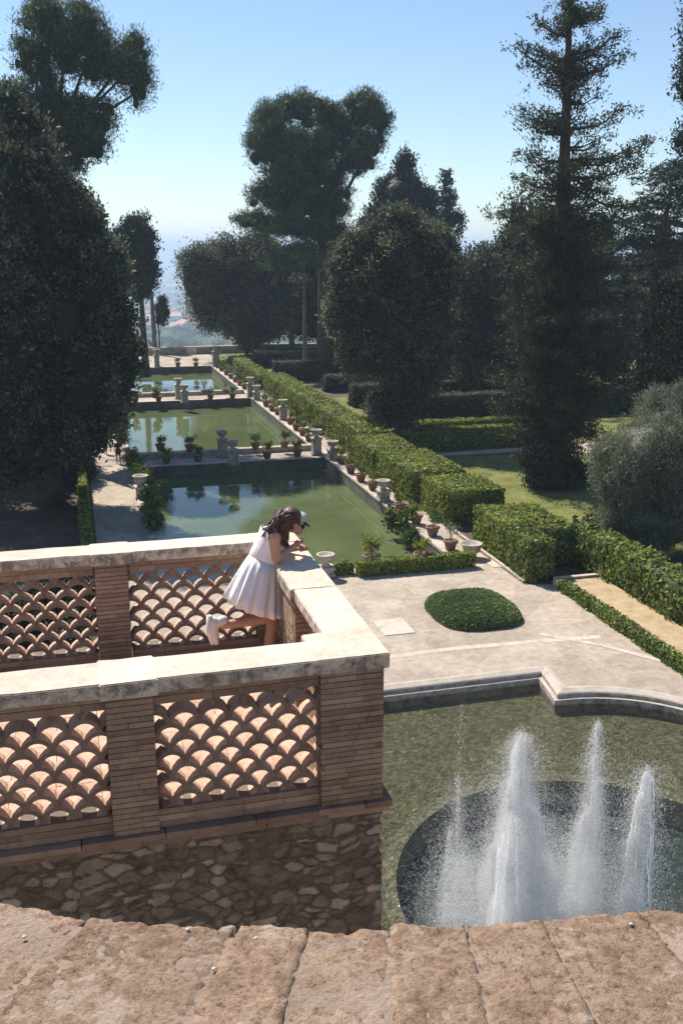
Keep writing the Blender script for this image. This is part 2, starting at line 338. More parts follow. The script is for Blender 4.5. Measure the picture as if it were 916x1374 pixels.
def crown(name, lobes, mat, parent, org, nleaf=20000, L=.3, Wd=.16, per=26, sigma=.4, upb=.5, rnd=.75, core=.76, shell=(.82, 1.06), flat=.8, lump=1.7, bottom=.75, coresub=3, ow=.6, puffs=12, pr=.38):
    """lobes: list of (centre Vector, (rx,ry,rz)). clumps of leaves over noisy dark cores"""
    C = np.array([list(c) for c, r in lobes]) - np.array(list(org)); Rr = np.array([list(r) for c, r in lobes])
    C0, R0 = C.copy(), Rr.copy()
    if puffs:
        nC, nR = [], []
        for c_, r_ in zip(C, Rr):
            for _ in range(puffs):
                dd = rng.normal(0, 1, 3); dd /= np.linalg.norm(dd); dd[2] = abs(dd[2]) if rng.random() < .45 else dd[2]
                nC.append(c_ + dd * r_ * rng.uniform(.66, .93)); nR.append(r_ * pr * rng.uniform(.65, 1.25) * np.array([1, 1, 1.15]))
        nP = len(nC); C, Rr = np.concatenate([np.array(nC), C0]), np.concatenate([np.array(nR), R0 * .87]); lump *= .8
    wgt = (Rr[:, 0] * Rr[:, 2]) ** .9
    if puffs: wgt[nP:] *= .62
    wgt /= wgt.sum()
    nc = max(12, int(nleaf / per)); k = rng.choice(len(C), nc * 3, p=wgt)
    d = unit(rng.normal(0, 1, (nc * 3, 3)))
    keep0 = (d[:, 2] > -.2) | (rng.random(nc * 3) < bottom)
    lum = np.array([1 + lump * (.16 * noise.noise(Vector((a * 2.6 + b_ * 3.1).tolist())) + .13 * noise.noise(Vector((a * 7 * (1, 1, .6) + b_ * 1.7).tolist()))) for a, b_ in zip(d, C[k])])[:, None]
    pos = C[k] + d * Rr[k] * rng.uniform(shell[0], shell[1], (nc * 3, 1)) * lum
    ok = keep0.copy()
    for j in range(len(C)):
        q = np.linalg.norm((pos - C[j]) / Rr[j], axis=1); ok &= ~((q < .70) & (k != j))
    idx = np.nonzero(ok)[0][:nc]
    P, A, B, cl = leaves(pos[idx], d[idx], per, sigma, L, Wd, upb, rnd, flat, ow)
    ex = None
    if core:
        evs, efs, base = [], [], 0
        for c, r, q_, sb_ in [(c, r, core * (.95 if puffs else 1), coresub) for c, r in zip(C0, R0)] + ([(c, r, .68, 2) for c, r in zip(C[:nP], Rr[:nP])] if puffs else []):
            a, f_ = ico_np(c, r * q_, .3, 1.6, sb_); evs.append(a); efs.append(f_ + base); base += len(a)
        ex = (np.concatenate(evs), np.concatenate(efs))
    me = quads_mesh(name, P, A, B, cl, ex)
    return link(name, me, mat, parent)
def lob(u, v, ru, rv, Y, dy=0, ry=None):
    c = at(u, v, Y + dy); s = dep(c) / F
    return (c, (ru * s, (ry if ry else (ru + rv) / 2 if False else ru) * s, rv * s * 1.0))
def trunk(name, org, pts, rad, parent, mat='bark', limbs=(), n=10):
    mb = MB(org)
    mb.tube(pts, rad, n)
    for a in limbs: mb.tube(a[0], a[1], 6)
    return mb.build(name, M[mat], parent, True)
def limbset(base, lobes, r0):
    out = []
    for c, r in lobes:
        c = Vector(c); b = Vector(base); mid = b.lerp(c, .5) + Vector((0, 0, -.08 * (c - b).length))
        out.append(([b, mid, c], [r0, r0 * .7, r0 * .35]))
    return out
def tree(kind, lobes, mat, base, label, cat='tree', group=None, tr=.4, forks=None, top=None, barkm='bark', lean=0, **k):
    base = Vector(base); o = empty(kind, base, label, cat, group)
    top = Vector(top) if top else Vector((base.x + lean, base.y, max(c.z for c, r in lobes)))
    pts = [base.lerp(top, t) + Vector((math.sin(t * 5 + base.x) * tr * .5 * t, 0, 0)) for t in (0, .15, .35, .6, .85)]
    pts[0].z -= .3
    fk = forks if forks else base.lerp(top, .4)
    trunk('trunk', base, pts, [tr * 1.5, tr, tr * .85, tr * .6, tr * .25], o, barkm, limbset(fk, lobes[:8], tr * .4))
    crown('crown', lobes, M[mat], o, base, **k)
    return o

# ------------------------------------------------------------------ setting: ground and terrain
def sheet(name, outer, holes, z, mat, kind='structure'):
    """flat polygon with holes"""
    loops = [[Vector((x, y, 0)) for x, y in outer]] + [[Vector((x, y, 0)) for x, y in h] for h in holes]
    tri = geometry.tessellate_polygon(loops); vs = [p for l in loops for p in l]
    me = bpy.data.meshes.new(name); fs = []
    for t in tri:
        a, b_, c = (vs[i] for i in t)
        fs.append(t if (b_ - a).cross(c - a).z > 0 else t[::-1])
    me.from_pydata([(p.x, p.y, z) for p in vs], [], fs); me.update()
    o = link(name, me, mat); tag(o, kind=kind); return o
PX0, PX1 = 3.7, 17.5
PONDS = [(44.0, 69.8), (73.2, 101.0), (105.0, 130.5)]
def rect(x0, y0, x1, y1): return [(x0, y0), (x1, y0), (x1, y1), (x0, y1)]
BC = 11.8                                        # axis of the fountain basin
right = [(15.8, 30.45), (15.5, 28.6)] + [(15.5 + 4.8 * math.sin(t), 23.8 + 4.8 * math.cos(t)) for t in [R(a) for a in range(8, 92, 7)]] + [(20.3, 12.0)]
basin = right + [(2 * BC - x, y) for x, y in reversed(right)]
ponds = [rect(PX0, a, PX1, b) for a, b in PONDS]
sheet('ground', rect(-140, 3, 160, 148.5), [basin] + ponds, G0, M['soil'])
plaza = [(2.0, 8), (24, 8), (24, 28), (22.6, 38.9), (19.4, 39.6), (19.4, 131), (19.4, 147), (-4, 147), (0.6, 131), (0.6, 42), (0.6, 8)]
sheet('paving', plaza, [basin] + ponds, G0 + .006, M['paving'])
sheet('lawn', [(22.9, 43), (30, 41), (46, 47), (42, 66), (36, 66.2), (20, 69), (20, 50), (22.9, 49)], [], G0 + .012, M['grass'])
sheet('lawn', [(20, 108), (90, 92), (110, 125), (90, 146.6), (19.6, 146.6)], [], G0 + .012, M['grass'])
sheet('lawn', [(24, 70), (60, 72), (60, 92), (22.5, 100)], [], G0 + .010, M['grass'])
sheet('path', [(24, 68.2), (36, 68.0), (37.5, 65.6), (50, 65), (52, 70.5), (24, 69.1)], [], G0 + .016, M['paving'])
# worn pale bands and slabs in the paving
mb = MB()
def band(pts, wd, z=G0 + .012):
    for a, b_ in zip(pts, pts[1:]):
        a = Vector((*a, 0)); b_ = Vector((*b_, 0)); d = (b_ - a).normalized(); s = Vector((-d.y, d.x, 0)) * wd / 2
        mb.add([(p.x, p.y, z) for p in (a - s, b_ - s, b_ + s, a + s)], [(0, 1, 2, 3)], random.uniform(.5, .9))
band([(9.8, 33.2), (13.5, 33.4), (17.2, 33.2), (19.6, 33.0)], .35)
band([(17.4, 33.9), (19.2, 32.2), (20.9, 29.8), (21.6, 27.6)], .28, G0 + .018)
mb.build('paving_band', M['palestone']); tag(bpy.context.scene.objects['paving_band'], kind='structure')
def slab(x0, y0, x1, y1, label):
    m_ = MB(((x0 + x1) / 2, (y0 + y1) / 2, G0)); m_.box((x0, y0, G0), (x1, y1, G0 + .035), .9)
    tag(m_.build('stone_slab', M['palestone']), label, 'slab')
slab(11.3, 35.3, 12.6, 37.0, 'pale square stone slab set in the paving beside the balcony corner')
slab(19.0, 42.3, 20.1, 43.5, 'pale stone slab on the walk between the urn and the clipped hedge')
# ponds: walls, floor, water
for i, (a, b_) in enumerate(PONDS):
    mb = MB()
    mb.box((PX0 - .4, a - .4, G0 - 2.4), (PX1 + .4, b_ + .4, G0 - 2.2))
    for q in ((PX0 - .35, a - .35, PX0 - .002, b_ + .35), (PX1 + .002, a - .35, PX1 + .35, b_ + .35), (PX0, a - .35, PX1, a - .002), (PX0, b_ + .002, PX1, b_ + .35)):
        mb.box((q[0], q[1], G0 - 2.2), (q[2], q[3], G0 - .03))
    tag(mb.build('pond_wall', M['darkstone']), kind='structure')
    mb = MB(); mb.add([(PX0, a, WZ), (PX1, a, WZ), (PX1, b_, WZ), (PX0, b_, WZ)], [(0, 1, 2, 3)])
    tag(mb.build('water', M['pond']), kind='structure')
# pale coping slabs along the ponds, cross walks with low parapets
mb = MB()
def kerb_run(x0, y0, x1, y1, h, step=1.6):
    lx = x1 - x0; ly = y1 - y0; L = max(lx, ly); n_ = max(1, int(L / step))
    for k in range(n_):
        t0 = k / n_; t1 = (k + 1) / n_ - .012 / L; c = random.uniform(.2, .9); jz = random.uniform(-.008, .008)
        if ly > lx: mb.box((x0, y0 + ly * t0, G0 + .004), (x1, y0 + ly * t1, G0 + h + jz), c)
        else: mb.box((x0 + lx * t0, y0, G0 + .004), (x0 + lx * t1, y1, G0 + h + jz), c)
kerb_run(PX1 - .05, 44.0, PX1 + .85, 131, .14); kerb_run(PX0 - .45, 44.0, PX0 + .05, 131, .10)
kerb_run(PX0 - .4, 130.5, PX1 + .6, 131.1, .12)
tag(mb.build('kerb', M['palestone']), kind='structure')
for a, b_ in ((69.8, 73.2), (101.0, 105.0)):
    mb = MB(); kerb_run(PX0 + .06, a - .05, PX1 - .06, a + .45, .06); tag(mb.build('kerb', M['palestone']), kind='structure')
    m_ = MB(((PX0 + PX1) / 2, b_, G0)); m0 = mb; mb = m_
    kerb_run(PX0 + .06, b_ - .5, PX1 - .06, b_ + .1, .42, 1.8); mb = m0
    tag(m_.build('low_wall', M['palestone']), 'low pale stone wall along the back of the %s walk between the ponds' % ('nearer' if a < 80 else 'farther'), 'wall')
# basin of the fountain
def offset(poly, d):
    out = []; n_ = len(poly)
    for i in range(n_):
        p0, p1, p2 = Vector(poly[i - 1]), Vector(poly[i]), Vector(poly[(i + 1) % n_])
        a = (p1 - p0).normalized(); c = (p2 - p1).normalized(); na = Vector((a.y, -a.x)); nc = Vector((c.y, -c.x))
        q = na + nc; q = q / max(.3, q.dot(na) if q.length else 1); out.append(tuple(p1 - q * d))
    return out
bo = offset(basin, .42); bi = offset(basin, -.05); bm1 = offset(basin, .22); bmid = offset(basin, -.01); bst = offset(basin, -.18)
b = MB((BC, 24, G0)); n_ = len(basin)
rings = [[(x, y, G0 + .0) for x, y in bo], [(x, y, G0 + .10) for x, y in offset(basin, .36)], [(x, y, G0 + .13) for x, y in bm1], [(x, y, G0 + .06) for x, y in bmid],
         [(x, y, G0 + .02) for x, y in bi], [(x, y, G0 - .10) for x, y in bi], [(x, y, G0 - .12) for x, y in bst], [(x, y, G0 - .9) for x, y in bst]]
b.add([p for r_ in rings for p in r_], [(i * n_ + k, i * n_ + (k + 1) % n_, (i + 1) * n_ + (k + 1) % n_, (i + 1) * n_ + k) for i in range(len(rings) - 1) for k in range(n_)])
fb = b.build('fountain_basin', M['palestone']); tag(fb, 'moulded pale stone rim of the fountain basin below the balcony', 'fountain basin')
HC, HR = (11.9, 19.25), 5.1
M['bed'] = stone('basin_bed', (.20, .19, .11), (.28, .265, .165), (.38, .36, .24), 2.6, .8, .04, attr=0, fine=14)
M['deep'] = stone('basin_deep', (.06, .095, .11), (.10, .14, .155), (.16, .20, .215), 1.0, .5, .04, attr=0, fine=9)
circ = [(HC[0] + HR * math.cos(t), HC[1] + HR * math.sin(t)) for t in np.linspace(0, 2 * math.pi, 73)[:-1]]
sheet('basin_floor', offset(basin, -.1), [circ], G0 - .62, M['bed'])
b = MB(); n_ = len(circ)
rr = [(HR + .42, -.615), (HR + .40, -.52), (HR, -.52), (HR - .02, -1.6)]
b.add([(HC[0] + r_ * math.cos(t), HC[1] + r_ * math.sin(t), G0 + z) for r_, z in rr for t in np.linspace(0, 2 * math.pi, 73)[:-1]],
      [(i * n_ + k, i * n_ + (k + 1) % n_, (i + 1) * n_ + (k + 1) % n_, (i + 1) * n_ + k) for i in range(3) for k in range(n_)])
tag(b.build('basin_ring', stone('ring_stone', (.26, .25, .17), (.34, .32, .23), (.42, .40, .30), 2, .4, .02, attr=0)), kind='structure')
sheet('basin_well', [(HC[0] + (HR + .1) * math.cos(t), HC[1] + (HR + .1) * math.sin(t)) for t in np.linspace(0, 2 * math.pi, 49)[:-1]], [], G0 - 1.35, M['deep'])
sheet('water', offset(basin, -.17), [], G0 - .32, M['basinwater'])

# terrain beyond the garden: slope and plain
def tz(x, y):
    prof = [(148.6, -17), (220, -32), (400, -62), (700, -82), (1000, -98), (2000, -146), (3500, -176), (8000, -205), (20000, -225), (90000, -240)]
    for (a, za), (b_, zb) in zip(prof, prof[1:]):
        if y <= b_:
            z = za + (zb - za) * (y - a) / (b_ - a); break
    else: z = -240
    return z + noise.noise(Vector((x / 260., y / 260., 0))) * min(12, y * .008) + noise.noise(Vector((x / 2200., y / 2200., 3))) * min(18, y * .003)
ys = [148.6 * (90000 / 148.6) ** (i / 130) for i in range(131)]; vs = []; nx = 90
for y in ys:
    for i in range(nx + 1):
        x = (-1 + 2 * i / nx) * (y * 1.6 + 200); vs.append((x, y, tz(x, y)))
fs = [(j * (nx + 1) + i, j * (nx + 1) + i + 1, (j + 1) * (nx + 1) + i + 1, (j + 1) * (nx + 1) + i) for j in range(130) for i in range(nx)]
me = bpy.data.meshes.new('terrain'); me.from_pydata(vs, [], fs)
m, n, b, o = newmat('terrain'); g = N(n, 'ShaderNodeNewGeometry').outputs['Position']
mp = N(n, 'ShaderNodeMapping'); mp.inputs['Scale'].default_value = (1, .45, 0); n.links.new(g, mp.inputs[0])
vo = N(n, 'ShaderNodeTexVoronoi'); vo.inputs['Scale'].default_value = .006; n.links.new(mp.outputs[0], vo.inputs['Vector'])
rv = ramp(n, vo.outputs['Color'], [(0, (.05, .075, .03)), (.35, (.09, .11, .05)), (.6, (.20, .19, .10)), (.8, (.07, .09, .04)), (1, (.30, .25, .16))])
a = noi(n, mp.outputs[0], .02, 6, .7); ra = ramp(n, a.outputs[0], [(.42, (.35, .42, .35)), (.62, (1.25, 1.2, 1.1))])
n.links.new(mix(n, rv.outputs[0], ra.outputs[0], .9, 'MULTIPLY'), b.inputs['Base Color']); b.inputs['Roughness'].default_value = .95
b.inputs['Specular IOR Level'].default_value = .05
M['terrain'] = m; tag(link('terrain', me, m, smooth=True), kind='structure')

# ------------------------------------------------------------------ brick work
def bricks(mb, x0, y0, x1, y1, z0, z1, bh=.038, bl=.24, gap=.006, core=None):
    """rectangular brick mass: courses of long thin bricks proud of a mortar core"""
    n_ = max(1, round((z1 - z0) / bh)); h = (z1 - z0) / n_
    for k in range(n_):
        za = z0 + k * h + gap * .5; zb = z0 + (k + 1) * h - gap * .5; cc = random.uniform(.25, .75)
        for (p, q, axis, f_) in ((x0, x1, 'x', y0), (x0, x1, 'x', y1), (y0, y1, 'y', x0), (y0, y1, 'y', x1)):
            L = q - p; t = p - random.uniform(0, bl)
            while t < q - .001:
                l_ = bl * random.uniform(.6, 1.3); a = max(t, p) + gap * .3; b_ = min(t + l_, q) - gap * .3; t += l_
                if q - t < .05: b_ = q; t = q + 1
                if b_ - a < .01: continue
                c = min(1, max(0, cc + random.uniform(-.3, .3))); w_ = .05; pj = random.uniform(0, .004)
                s_ = 1 if f_ in (y1, x1) and ((axis == 'x' and f_ == y1) or (axis == 'y' and f_ == x1)) else -1
                lo, hi = (f_ - w_, f_ + pj) if s_ > 0 else (f_ - pj, f_ + w_)
                if axis == 'x': mb.box((a, lo, za), (b_, hi, zb), c, .0012)
                else:
                    a2 = max(a, y0 + w_ + .002); b2 = min(b_, y1 - w_ - .002)
                    if b2 > a2 + .005: mb.box((lo, a2, za), (hi, b2, zb), c, .0012)
    if core is not None: core.box((x0 + .007, y0 + .007, z0), (x1 - .007, y1 - .007, z1), .5)
ZT, ZB = -2.5, -3.55
def lattice(mb, p0, d, L, z0, z1, depth, Rr=.0935, t=.0275, seg=9):
    """overlapping arches of roof tile, as fish scales; p0 start, d unit run direction, depth along the normal"""
    p0 = Vector(p0); d = Vector(d); nn = Vector((-d.y, d.x, 0)); rows = int((z1 - z0) / Rr) + 2
    for r_ in range(-1, rows):
        off = 0 if r_ % 2 == 0 else Rr
        for k in range(-1, int(L / (2 * Rr)) + 2):
            cx = k * 2 * Rr + off + random.uniform(-.003, .003); cz = z0 + r_ * Rr + random.uniform(-.003, .003)
            if cx + Rr < 0 or cx - Rr > L or cz > z1 or cz + Rr + t < z0: continue
            vs = []; c = random.uniform(.1, .9); dj = random.uniform(-.004, .004)
            ro, ri = Rr + t * .45, Rr - t * .55
            for yy in (0 + dj, depth + dj):
                for rad in (ro, ri):
                    for s_ in range(seg + 1):
                        a = math.pi * s_ / seg; x = cx + rad * math.cos(a); z = cz + rad * math.sin(a) * 1.02
                        x = min(max(x, -.004), L + .004); z = min(max(z, z0 - .004), z1 + .004)
                        vs.append(p0 + d * x + nn * yy + Vector((0, 0, z - p0.z)))
            m_ = seg + 1; o1, i1, o2, i2 = 0, m_, 2 * m_, 3 * m_; fs = []
            for s_ in range(seg):
                fs += [(o1 + s_, o1 + s_ + 1, i1 + s_ + 1, i1 + s_), (o2 + s_ + 1, o2 + s_, i2 + s_, i2 + s_ + 1),
                       (o1 + s_ + 1, o1 + s_, o2 + s_, o2 + s_ + 1), (i1 + s_, i1 + s_ + 1, i2 + s_ + 1, i2 + s_)]
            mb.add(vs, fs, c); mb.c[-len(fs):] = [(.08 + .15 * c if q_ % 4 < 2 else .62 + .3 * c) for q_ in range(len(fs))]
LT = -2.70; LB = -3.42           # top and bottom of the lattice
def coping_piece(o, org, x0, y0, x1, y1, z1=ZT, th=.095, label=None):
    bm = bmesh.new(); bmesh.ops.create_cube(bm, size=1)
    sx, sy = x1 - x0, y1 - y0
    for v in bm.verts: v.co = Vector((v.co.x * sx + (x0 + x1) / 2, v.co.y * sy + (y0 + y1) / 2, v.co.z * th + z1 - th / 2)) - Vector(org)
    nx_ = max(1, int(sx / .06)); ny_ = max(1, int(sy / .06))
    bmesh.ops.bevel(bm, geom=list(bm.edges), offset=.007, segments=2, affect='EDGES')
    bmesh.ops.subdivide_edges(bm, edges=[e for e in bm.edges if e.calc_length() > .12], cuts=8, use_grid_fill=True)
    for v in bm.verts:
        p = (v.co + Vector(org)); v.co += Vector((noise.noise(p * 9), noise.noise(p * 9 + Vector((5, 0, 0))), noise.noise(p * 7 + Vector((0, 5, 0))))) * .004
    me = bpy.data.meshes.new('coping'); bm.to_mesh(me); bm.free()
    ca = me.color_attributes.new('Col', 'FLOAT_COLOR', 'CORNER'); c = random.uniform(.2, .8)
    ca.data.foreach_set('color', [c, c, c, 1] * len(me.loops))
    ob = link('coping', me, M['coping'], o)
    if label: ob['label'] = label
def run_x(label, Yo, Yi, segs, piers, lat_y, plank_y, org, wide):
    """balustrade along X. segs: lattice bays (x0,x1); piers (x0,x1)"""
    o = empty('balustrade', org, label, 'balustrade', 'balustrades of the balcony')
    for x0, x1 in segs:
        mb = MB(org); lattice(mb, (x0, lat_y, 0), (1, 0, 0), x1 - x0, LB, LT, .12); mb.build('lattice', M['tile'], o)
        for z0, z1 in ((LT, ZT - .096), (ZB, LB)):
            mb = MB(org); co = MB(org)
            bricks(mb, x0 + .001, lat_y - .015, x1 - .001, lat_y + .17, z0, z1, .05 if z0 < -3 else .052, .42, .004, co)
            ob = mb.build('top_rail' if z0 > -3 else 'bottom_rail', M['brick'], o); co.build('mortar', M['mortar'], ob)
        coping_piece(o, org, x0 - .0, Yo, x1 + .0, Yi)
    for x0, x1 in piers:
        mb = MB(org); co = MB(org); bricks(mb, x0, lat_y - .05, x1, lat_y + .205, ZB, ZT - .096, .038, .22, .006, co)
        ob = mb.build('pier', M['brick'], o); co.build('mortar', M['mortar'], ob)
        coping_piece(o, org, x0 - .03, Yo - wide, x1 + .03, Yi + wide, ZT + .003, .105)
    return o
run_x('front brick balustrade with scale lattice nearest the camera', 5.60, 5.94, [(-1.02, .05), (.335, 1.38)], [(-1.32, -1.02), (.05, .335)], 5.68, 5.7, (0, 5.76, ZB), .022)
run_x('rear brick balustrade with scale lattice behind the woman', 8.26, 8.56, [(-1.02, .05), (.345, 1.465)], [(-1.32, -1.02), (.06, .335)], 8.33, 8.4, (0, 8.4, ZB), .022)
# fill butt between bays' copings and the narrower rear pier edges is handled by the wider pier copings
org = (1.65, 7.2, ZB)
o = empty('balustrade', org, 'side brick balustrade the woman leans over, facing the ponds', 'balustrade', 'balustrades of the balcony')
for y0, y1 in ((6.02, 6.98), (7.44, 8.24)):
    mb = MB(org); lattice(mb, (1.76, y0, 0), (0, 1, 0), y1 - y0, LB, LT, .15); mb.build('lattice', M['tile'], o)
    for z0, z1 in ((LT, ZT - .096), (ZB, LB)):
        mb = MB(org); co = MB(org); bricks(mb, 1.60, y0 + .001, 1.775, y1 - .001, z0, z1, .05, .42, .004, co)
        ob = mb.build('top_rail' if z0 > -3 else 'bottom_rail', M['brick'], o); co.build('mortar', M['mortar'], ob)
    coping_piece(o, org, 1.50, y0 - .12, 1.835, y1 + .02)
for x0, y0, x1, y1, w_ in ((1.38, 5.63, 1.80, 6.02, .03), (1.51, 6.98, 1.80, 7.44, .035), (1.46, 8.24, 1.80, 8.52, .04)):
    mb = MB(org); co = MB(org); bricks(mb, x0, y0, x1, y1, ZB, ZT - .096, .038, .22, .006, co)
    ob = mb.build('pier', M['brick'], o); co.build('mortar', M['mortar'], ob)
    coping_piece(o, org, x0 - w_, y0 - w_, x1 + w_, y1 + w_, ZT + .004, .105)
# balcony slab, floor tiles, projecting courses
fo = empty('balcony', (0, 7, ZB), 'brick and stone balcony mass that carries the balustrades', 'balcony')
mb = MB((0, 7, ZB))
x = -3.0
while x < 1.6:
    y = 5.9
    while y < 8.3:
        mb.box((x, y, ZB - .03), (min(x + .296, 1.62), min(y + .146, 8.36), ZB + random.uniform(-.002, .001)), random.uniform(.2, .8)); y += .15
    x += .3
mb.build('floor', M['floor'], fo)
mb = MB((0, 7, ZB))
xs = -3.0
for z0, z1, pr in ((ZB - .042, ZB - .004, .035), (ZB - .086, ZB - .046, .018)):
    x = -3.0
    while x < 1.86:
        l_ = random.uniform(.3, .6); e = min(x + l_, 1.83 + pr)
        mb.box((x + .002, 5.63 - pr, z0), (e - .002, 5.95, z1), random.uniform(.1, .8), .003); x += l_
    y = 5.96
    while y < 8.6:
        l_ = random.uniform(.3, .6); mb.box((1.6, y + .002, z0), (1.83 + pr, min(y + l_, 8.6) - .002, z1), random.uniform(.1, .8), .003); y += l_
mb.build('string_course', M['brick'], fo)
# rubble wall: displaced skin wrapped round the front and right faces
def rub(s, z):
    """height and tint of the stones at wall coordinate s, z"""
    p = Vector((s * 7.4 + .5 * noise.noise(Vector((s * 3, z * 3, 0))) + .16 * noise.noise(Vector((s * 14, z * 14, 0))), z * 13.5 + .6 * noise.noise(Vector((s * 3, z * 3, 9))) + .2 * noise.noise(Vector((s * 14, z * 14, 5))), 0))
    d, pt = noise.voronoi(p); e = d[1] - d[0]
    h = min(1, max(0, e - .03) / .16); h = h * h * (3 - 2 * h)
    tint = .5 + .5 * math.sin(pt[0][0] * 127.1 + pt[0][1] * 311.7)
    keep = .5 + .5 * math.sin(pt[0][0] * 57.7 + pt[0][1] * 91.3)
    rough = noise.noise(Vector((s * 22, z * 22, 1))) * .010 + noise.noise(Vector((s * 60, z * 60, 1))) * .006
    h *= (.35 if keep < .15 else 1)
    return h * (.005 + .014 * keep) + rough + .04 * noise.noise(Vector((s * 1.2, z * 1.6, 4))), (tint * .65 + .35) * h + .16 * (1 - h)
vs, cs, fs = [], [], []
zl = [ZB - .084 - .011 * k for k in range(126)]; z = zl[-1]
while z > -16.2: z -= .12; zl.append(z)
sl = [-2.0 + .012 * k for k in range(int(3.80 / .012))] ; s0 = sl[-1]; sl += [s0 + .02 * k for k in range(1, 20)]; sl += [sl[-1] + .12 * k for k in range(1, 22)]
for z in zl:
    for s_ in sl:
        h, c = rub(s_, z)
        if s_ <= 1.80: p = (s_, 5.655 - h, z)
        else: p = (1.80 + h, 5.655 + (s_ - 1.80), z)
        if abs(s_ - 1.80) < .02: p = (1.80 + h * .7, 5.655 - h * .7, z)
        vs.append(p); cs.append(c)
ns = len(sl)
mb = MB((0, 7, ZB)); idx = [(j * ns + i, (j + 1) * ns + i, (j + 1) * ns + i + 1, j * ns + i + 1) for j in range(len(zl) - 1) for i in range(ns - 1)]
mb.add(vs, idx); mb.c = [cs[f_[0]] for f_ in idx]
mb.build('rubble_wall', M['rubble'], fo, True)
mb = MB((0, 7, ZB)); mb.box((-9, 5.9, -16.2), (1.7, 8.5, ZB - .09), .3); mb.box((-9, 5.72, -16.2), (-1.98, 5.9, ZB - .09), .3)
mb.build('wall_core', M['mortar'], fo)

# ------------------------------------------------------------------ foreground parapet
PZ = -.8; PC = Vector((.62, 1.91, PZ))
po = empty('parapet', (.3, .6, PZ), 'curved parapet of rough pink travertine blocks in the foreground', 'parapet')
A0 = math.atan2(at(0, 1205, 1.17).y - PC.y, -.14 - PC.x)
def ang(u, v):
    p = atz(u, v, PZ); return math.atan2(p.y - PC.y, p.x - PC.x)
joints = [ang(118, 1232), ang(318, 1242), ang(415, 1241), ang(523, 1242), ang(625, 1240), ang(728, 1236), ang(862, 1228)]
step = joints[2] - joints[1]
js = [joints[0] - k * .14 for k in range(5, 0, -1)] + joints + [joints[-1] + .13 * k for k in range(1, 6)]
RA = sorted((ang(u_, v_), (atz(u_, v_, PZ) - PC).length) for u_, v_ in ((0, 1205), (60, 1217), (130, 1230), (318, 1242), (520, 1242), (780, 1230), (916, 1218)))
def rin(a):
    if a <= RA[0][0]: return RA[0][1] + (RA[0][0] - a) * .12
    if a >= RA[-1][0]: return RA[-1][1] + (a - RA[-1][0]) * .06
    for (p_, q_), (s_, t_) in zip(RA, RA[1:]):
        if a <= s_: return q_ + (t_ - q_) * (a - p_) / (s_ - p_)
def par_block(a0, a1, r0, r1, seed):
    if r0 < 1: r0 = rin((a0 + a1) / 2); lin = True
    else: lin = False
    na = max(4, int((a1 - a0) * r0 / .0055)); nr = max(6, int((r1 - r0) / .0055)); vs = []; fs = []
    g = .0035
    ht = random.uniform(-.002, .002); rj = random.uniform(-.005, .005)
    for i in range(nr + 1):
        for j in range(na + 1):
            a = a0 + (a1 - a0) * j / na; r_i = rin(a) if lin else r0; r_ = r_i + rj + (r1 - r_i - rj) * i / nr
            ee = min(j * (a1 - a0) / na * r_, (na - j) * (a1 - a0) / na * r_); ed = min(ee, r_ - r_i - rj, r1 - r_)
            p = Vector((PC.x + r_ * math.cos(a), PC.y + r_ * math.sin(a), 0))
            q = p + Vector((seed, 0, 0)); k = max(0, min(1, ed / .004))
            z = PZ + ht - (1 - k) ** 2 * .0025 + .0022 * noise.noise(q * 12) + .0016 * noise.noise(q * 45) + .0028 * noise.noise(q * 110) + .0016 * noise.noise(q * 240)
            pit = noise.noise(q * 60 + Vector((0, 7, 0)))
            if pit > .3: z -= (pit - .3) * .02
            p.x += .004 * noise.noise(q * 30) * (1 - k); p.y += .010 * noise.noise(q * 22 + Vector((3, 0, 0))) * (1 - k)
            vs.append((p.x, p.y, z))
    b0 = len(vs)
    for i, j in [(0, j) for j in range(na + 1)] + [(i, na) for i in range(1, nr + 1)] + [(nr, j) for j in range(na - 1, -1, -1)] + [(i, 0) for i in range(nr - 1, 0, -1)]:
        x, y, z = vs[i * (na + 1) + j]; vs.append((x, y, PZ - .11))
    m_ = na + 1
    fs = [(i * m_ + j, i * m_ + j + 1, (i + 1) * m_ + j + 1, (i + 1) * m_ + j) for i in range(nr) for j in range(na)]
    ringi = [i * m_ + j for i, j in [(0, j) for j in range(na + 1)] + [(i, na) for i in range(1, nr + 1)] + [(nr, j) for j in range(na - 1, -1, -1)] + [(i, 0) for i in range(nr - 1, 0, -1)]]
    K = len(ringi); fs += [(ringi[(k + 1) % K], ringi[k], b0 + k, b0 + (k + 1) % K) for k in range(K)]
    b_ = MB((.3, .6, PZ)); b_.add(vs, fs, random.uniform(.2, .8)); return b_.build('coping_stone', M['parapet'], po, True)
for k, (a, b_) in enumerate(zip(js, js[1:])):
    par_block(a + .001, b_ - .001, .965, 1.292, k * 3.7)
for k, (a, b_) in enumerate(zip(js, js[1:])):
    par_block(a + .06, b_ + .056, 1.295, 1.52, k * 5.1 + 50)
b_ = MB((.3, .6, PZ)); n_ = 90; a0, a1 = js[0], js[-1] + .05
pts = [(PC.x + max(rin(a0 + (a1 - a0) * k / n_) + .02 if r_ < 1 else r_, .1) * math.cos(a0 + (a1 - a0) * k / n_), PC.y + (rin(a0 + (a1 - a0) * k / n_) + .02 if r_ < 1 else r_) * math.sin(a0 + (a1 - a0) * k / n_)) for r_, rng_ in ((.995, range(n_ + 1)), (1.48, range(n_, -1, -1))) for k in rng_]
b_.prism(pts[::-1], -2.2, PZ - .0018); b_.build('joint_mortar', stone('joint_mortar', (.34, .25, .19), (.42, .31, .24), (.50, .38, .30), 9, .8, .01, attr=0, fine=120), po)
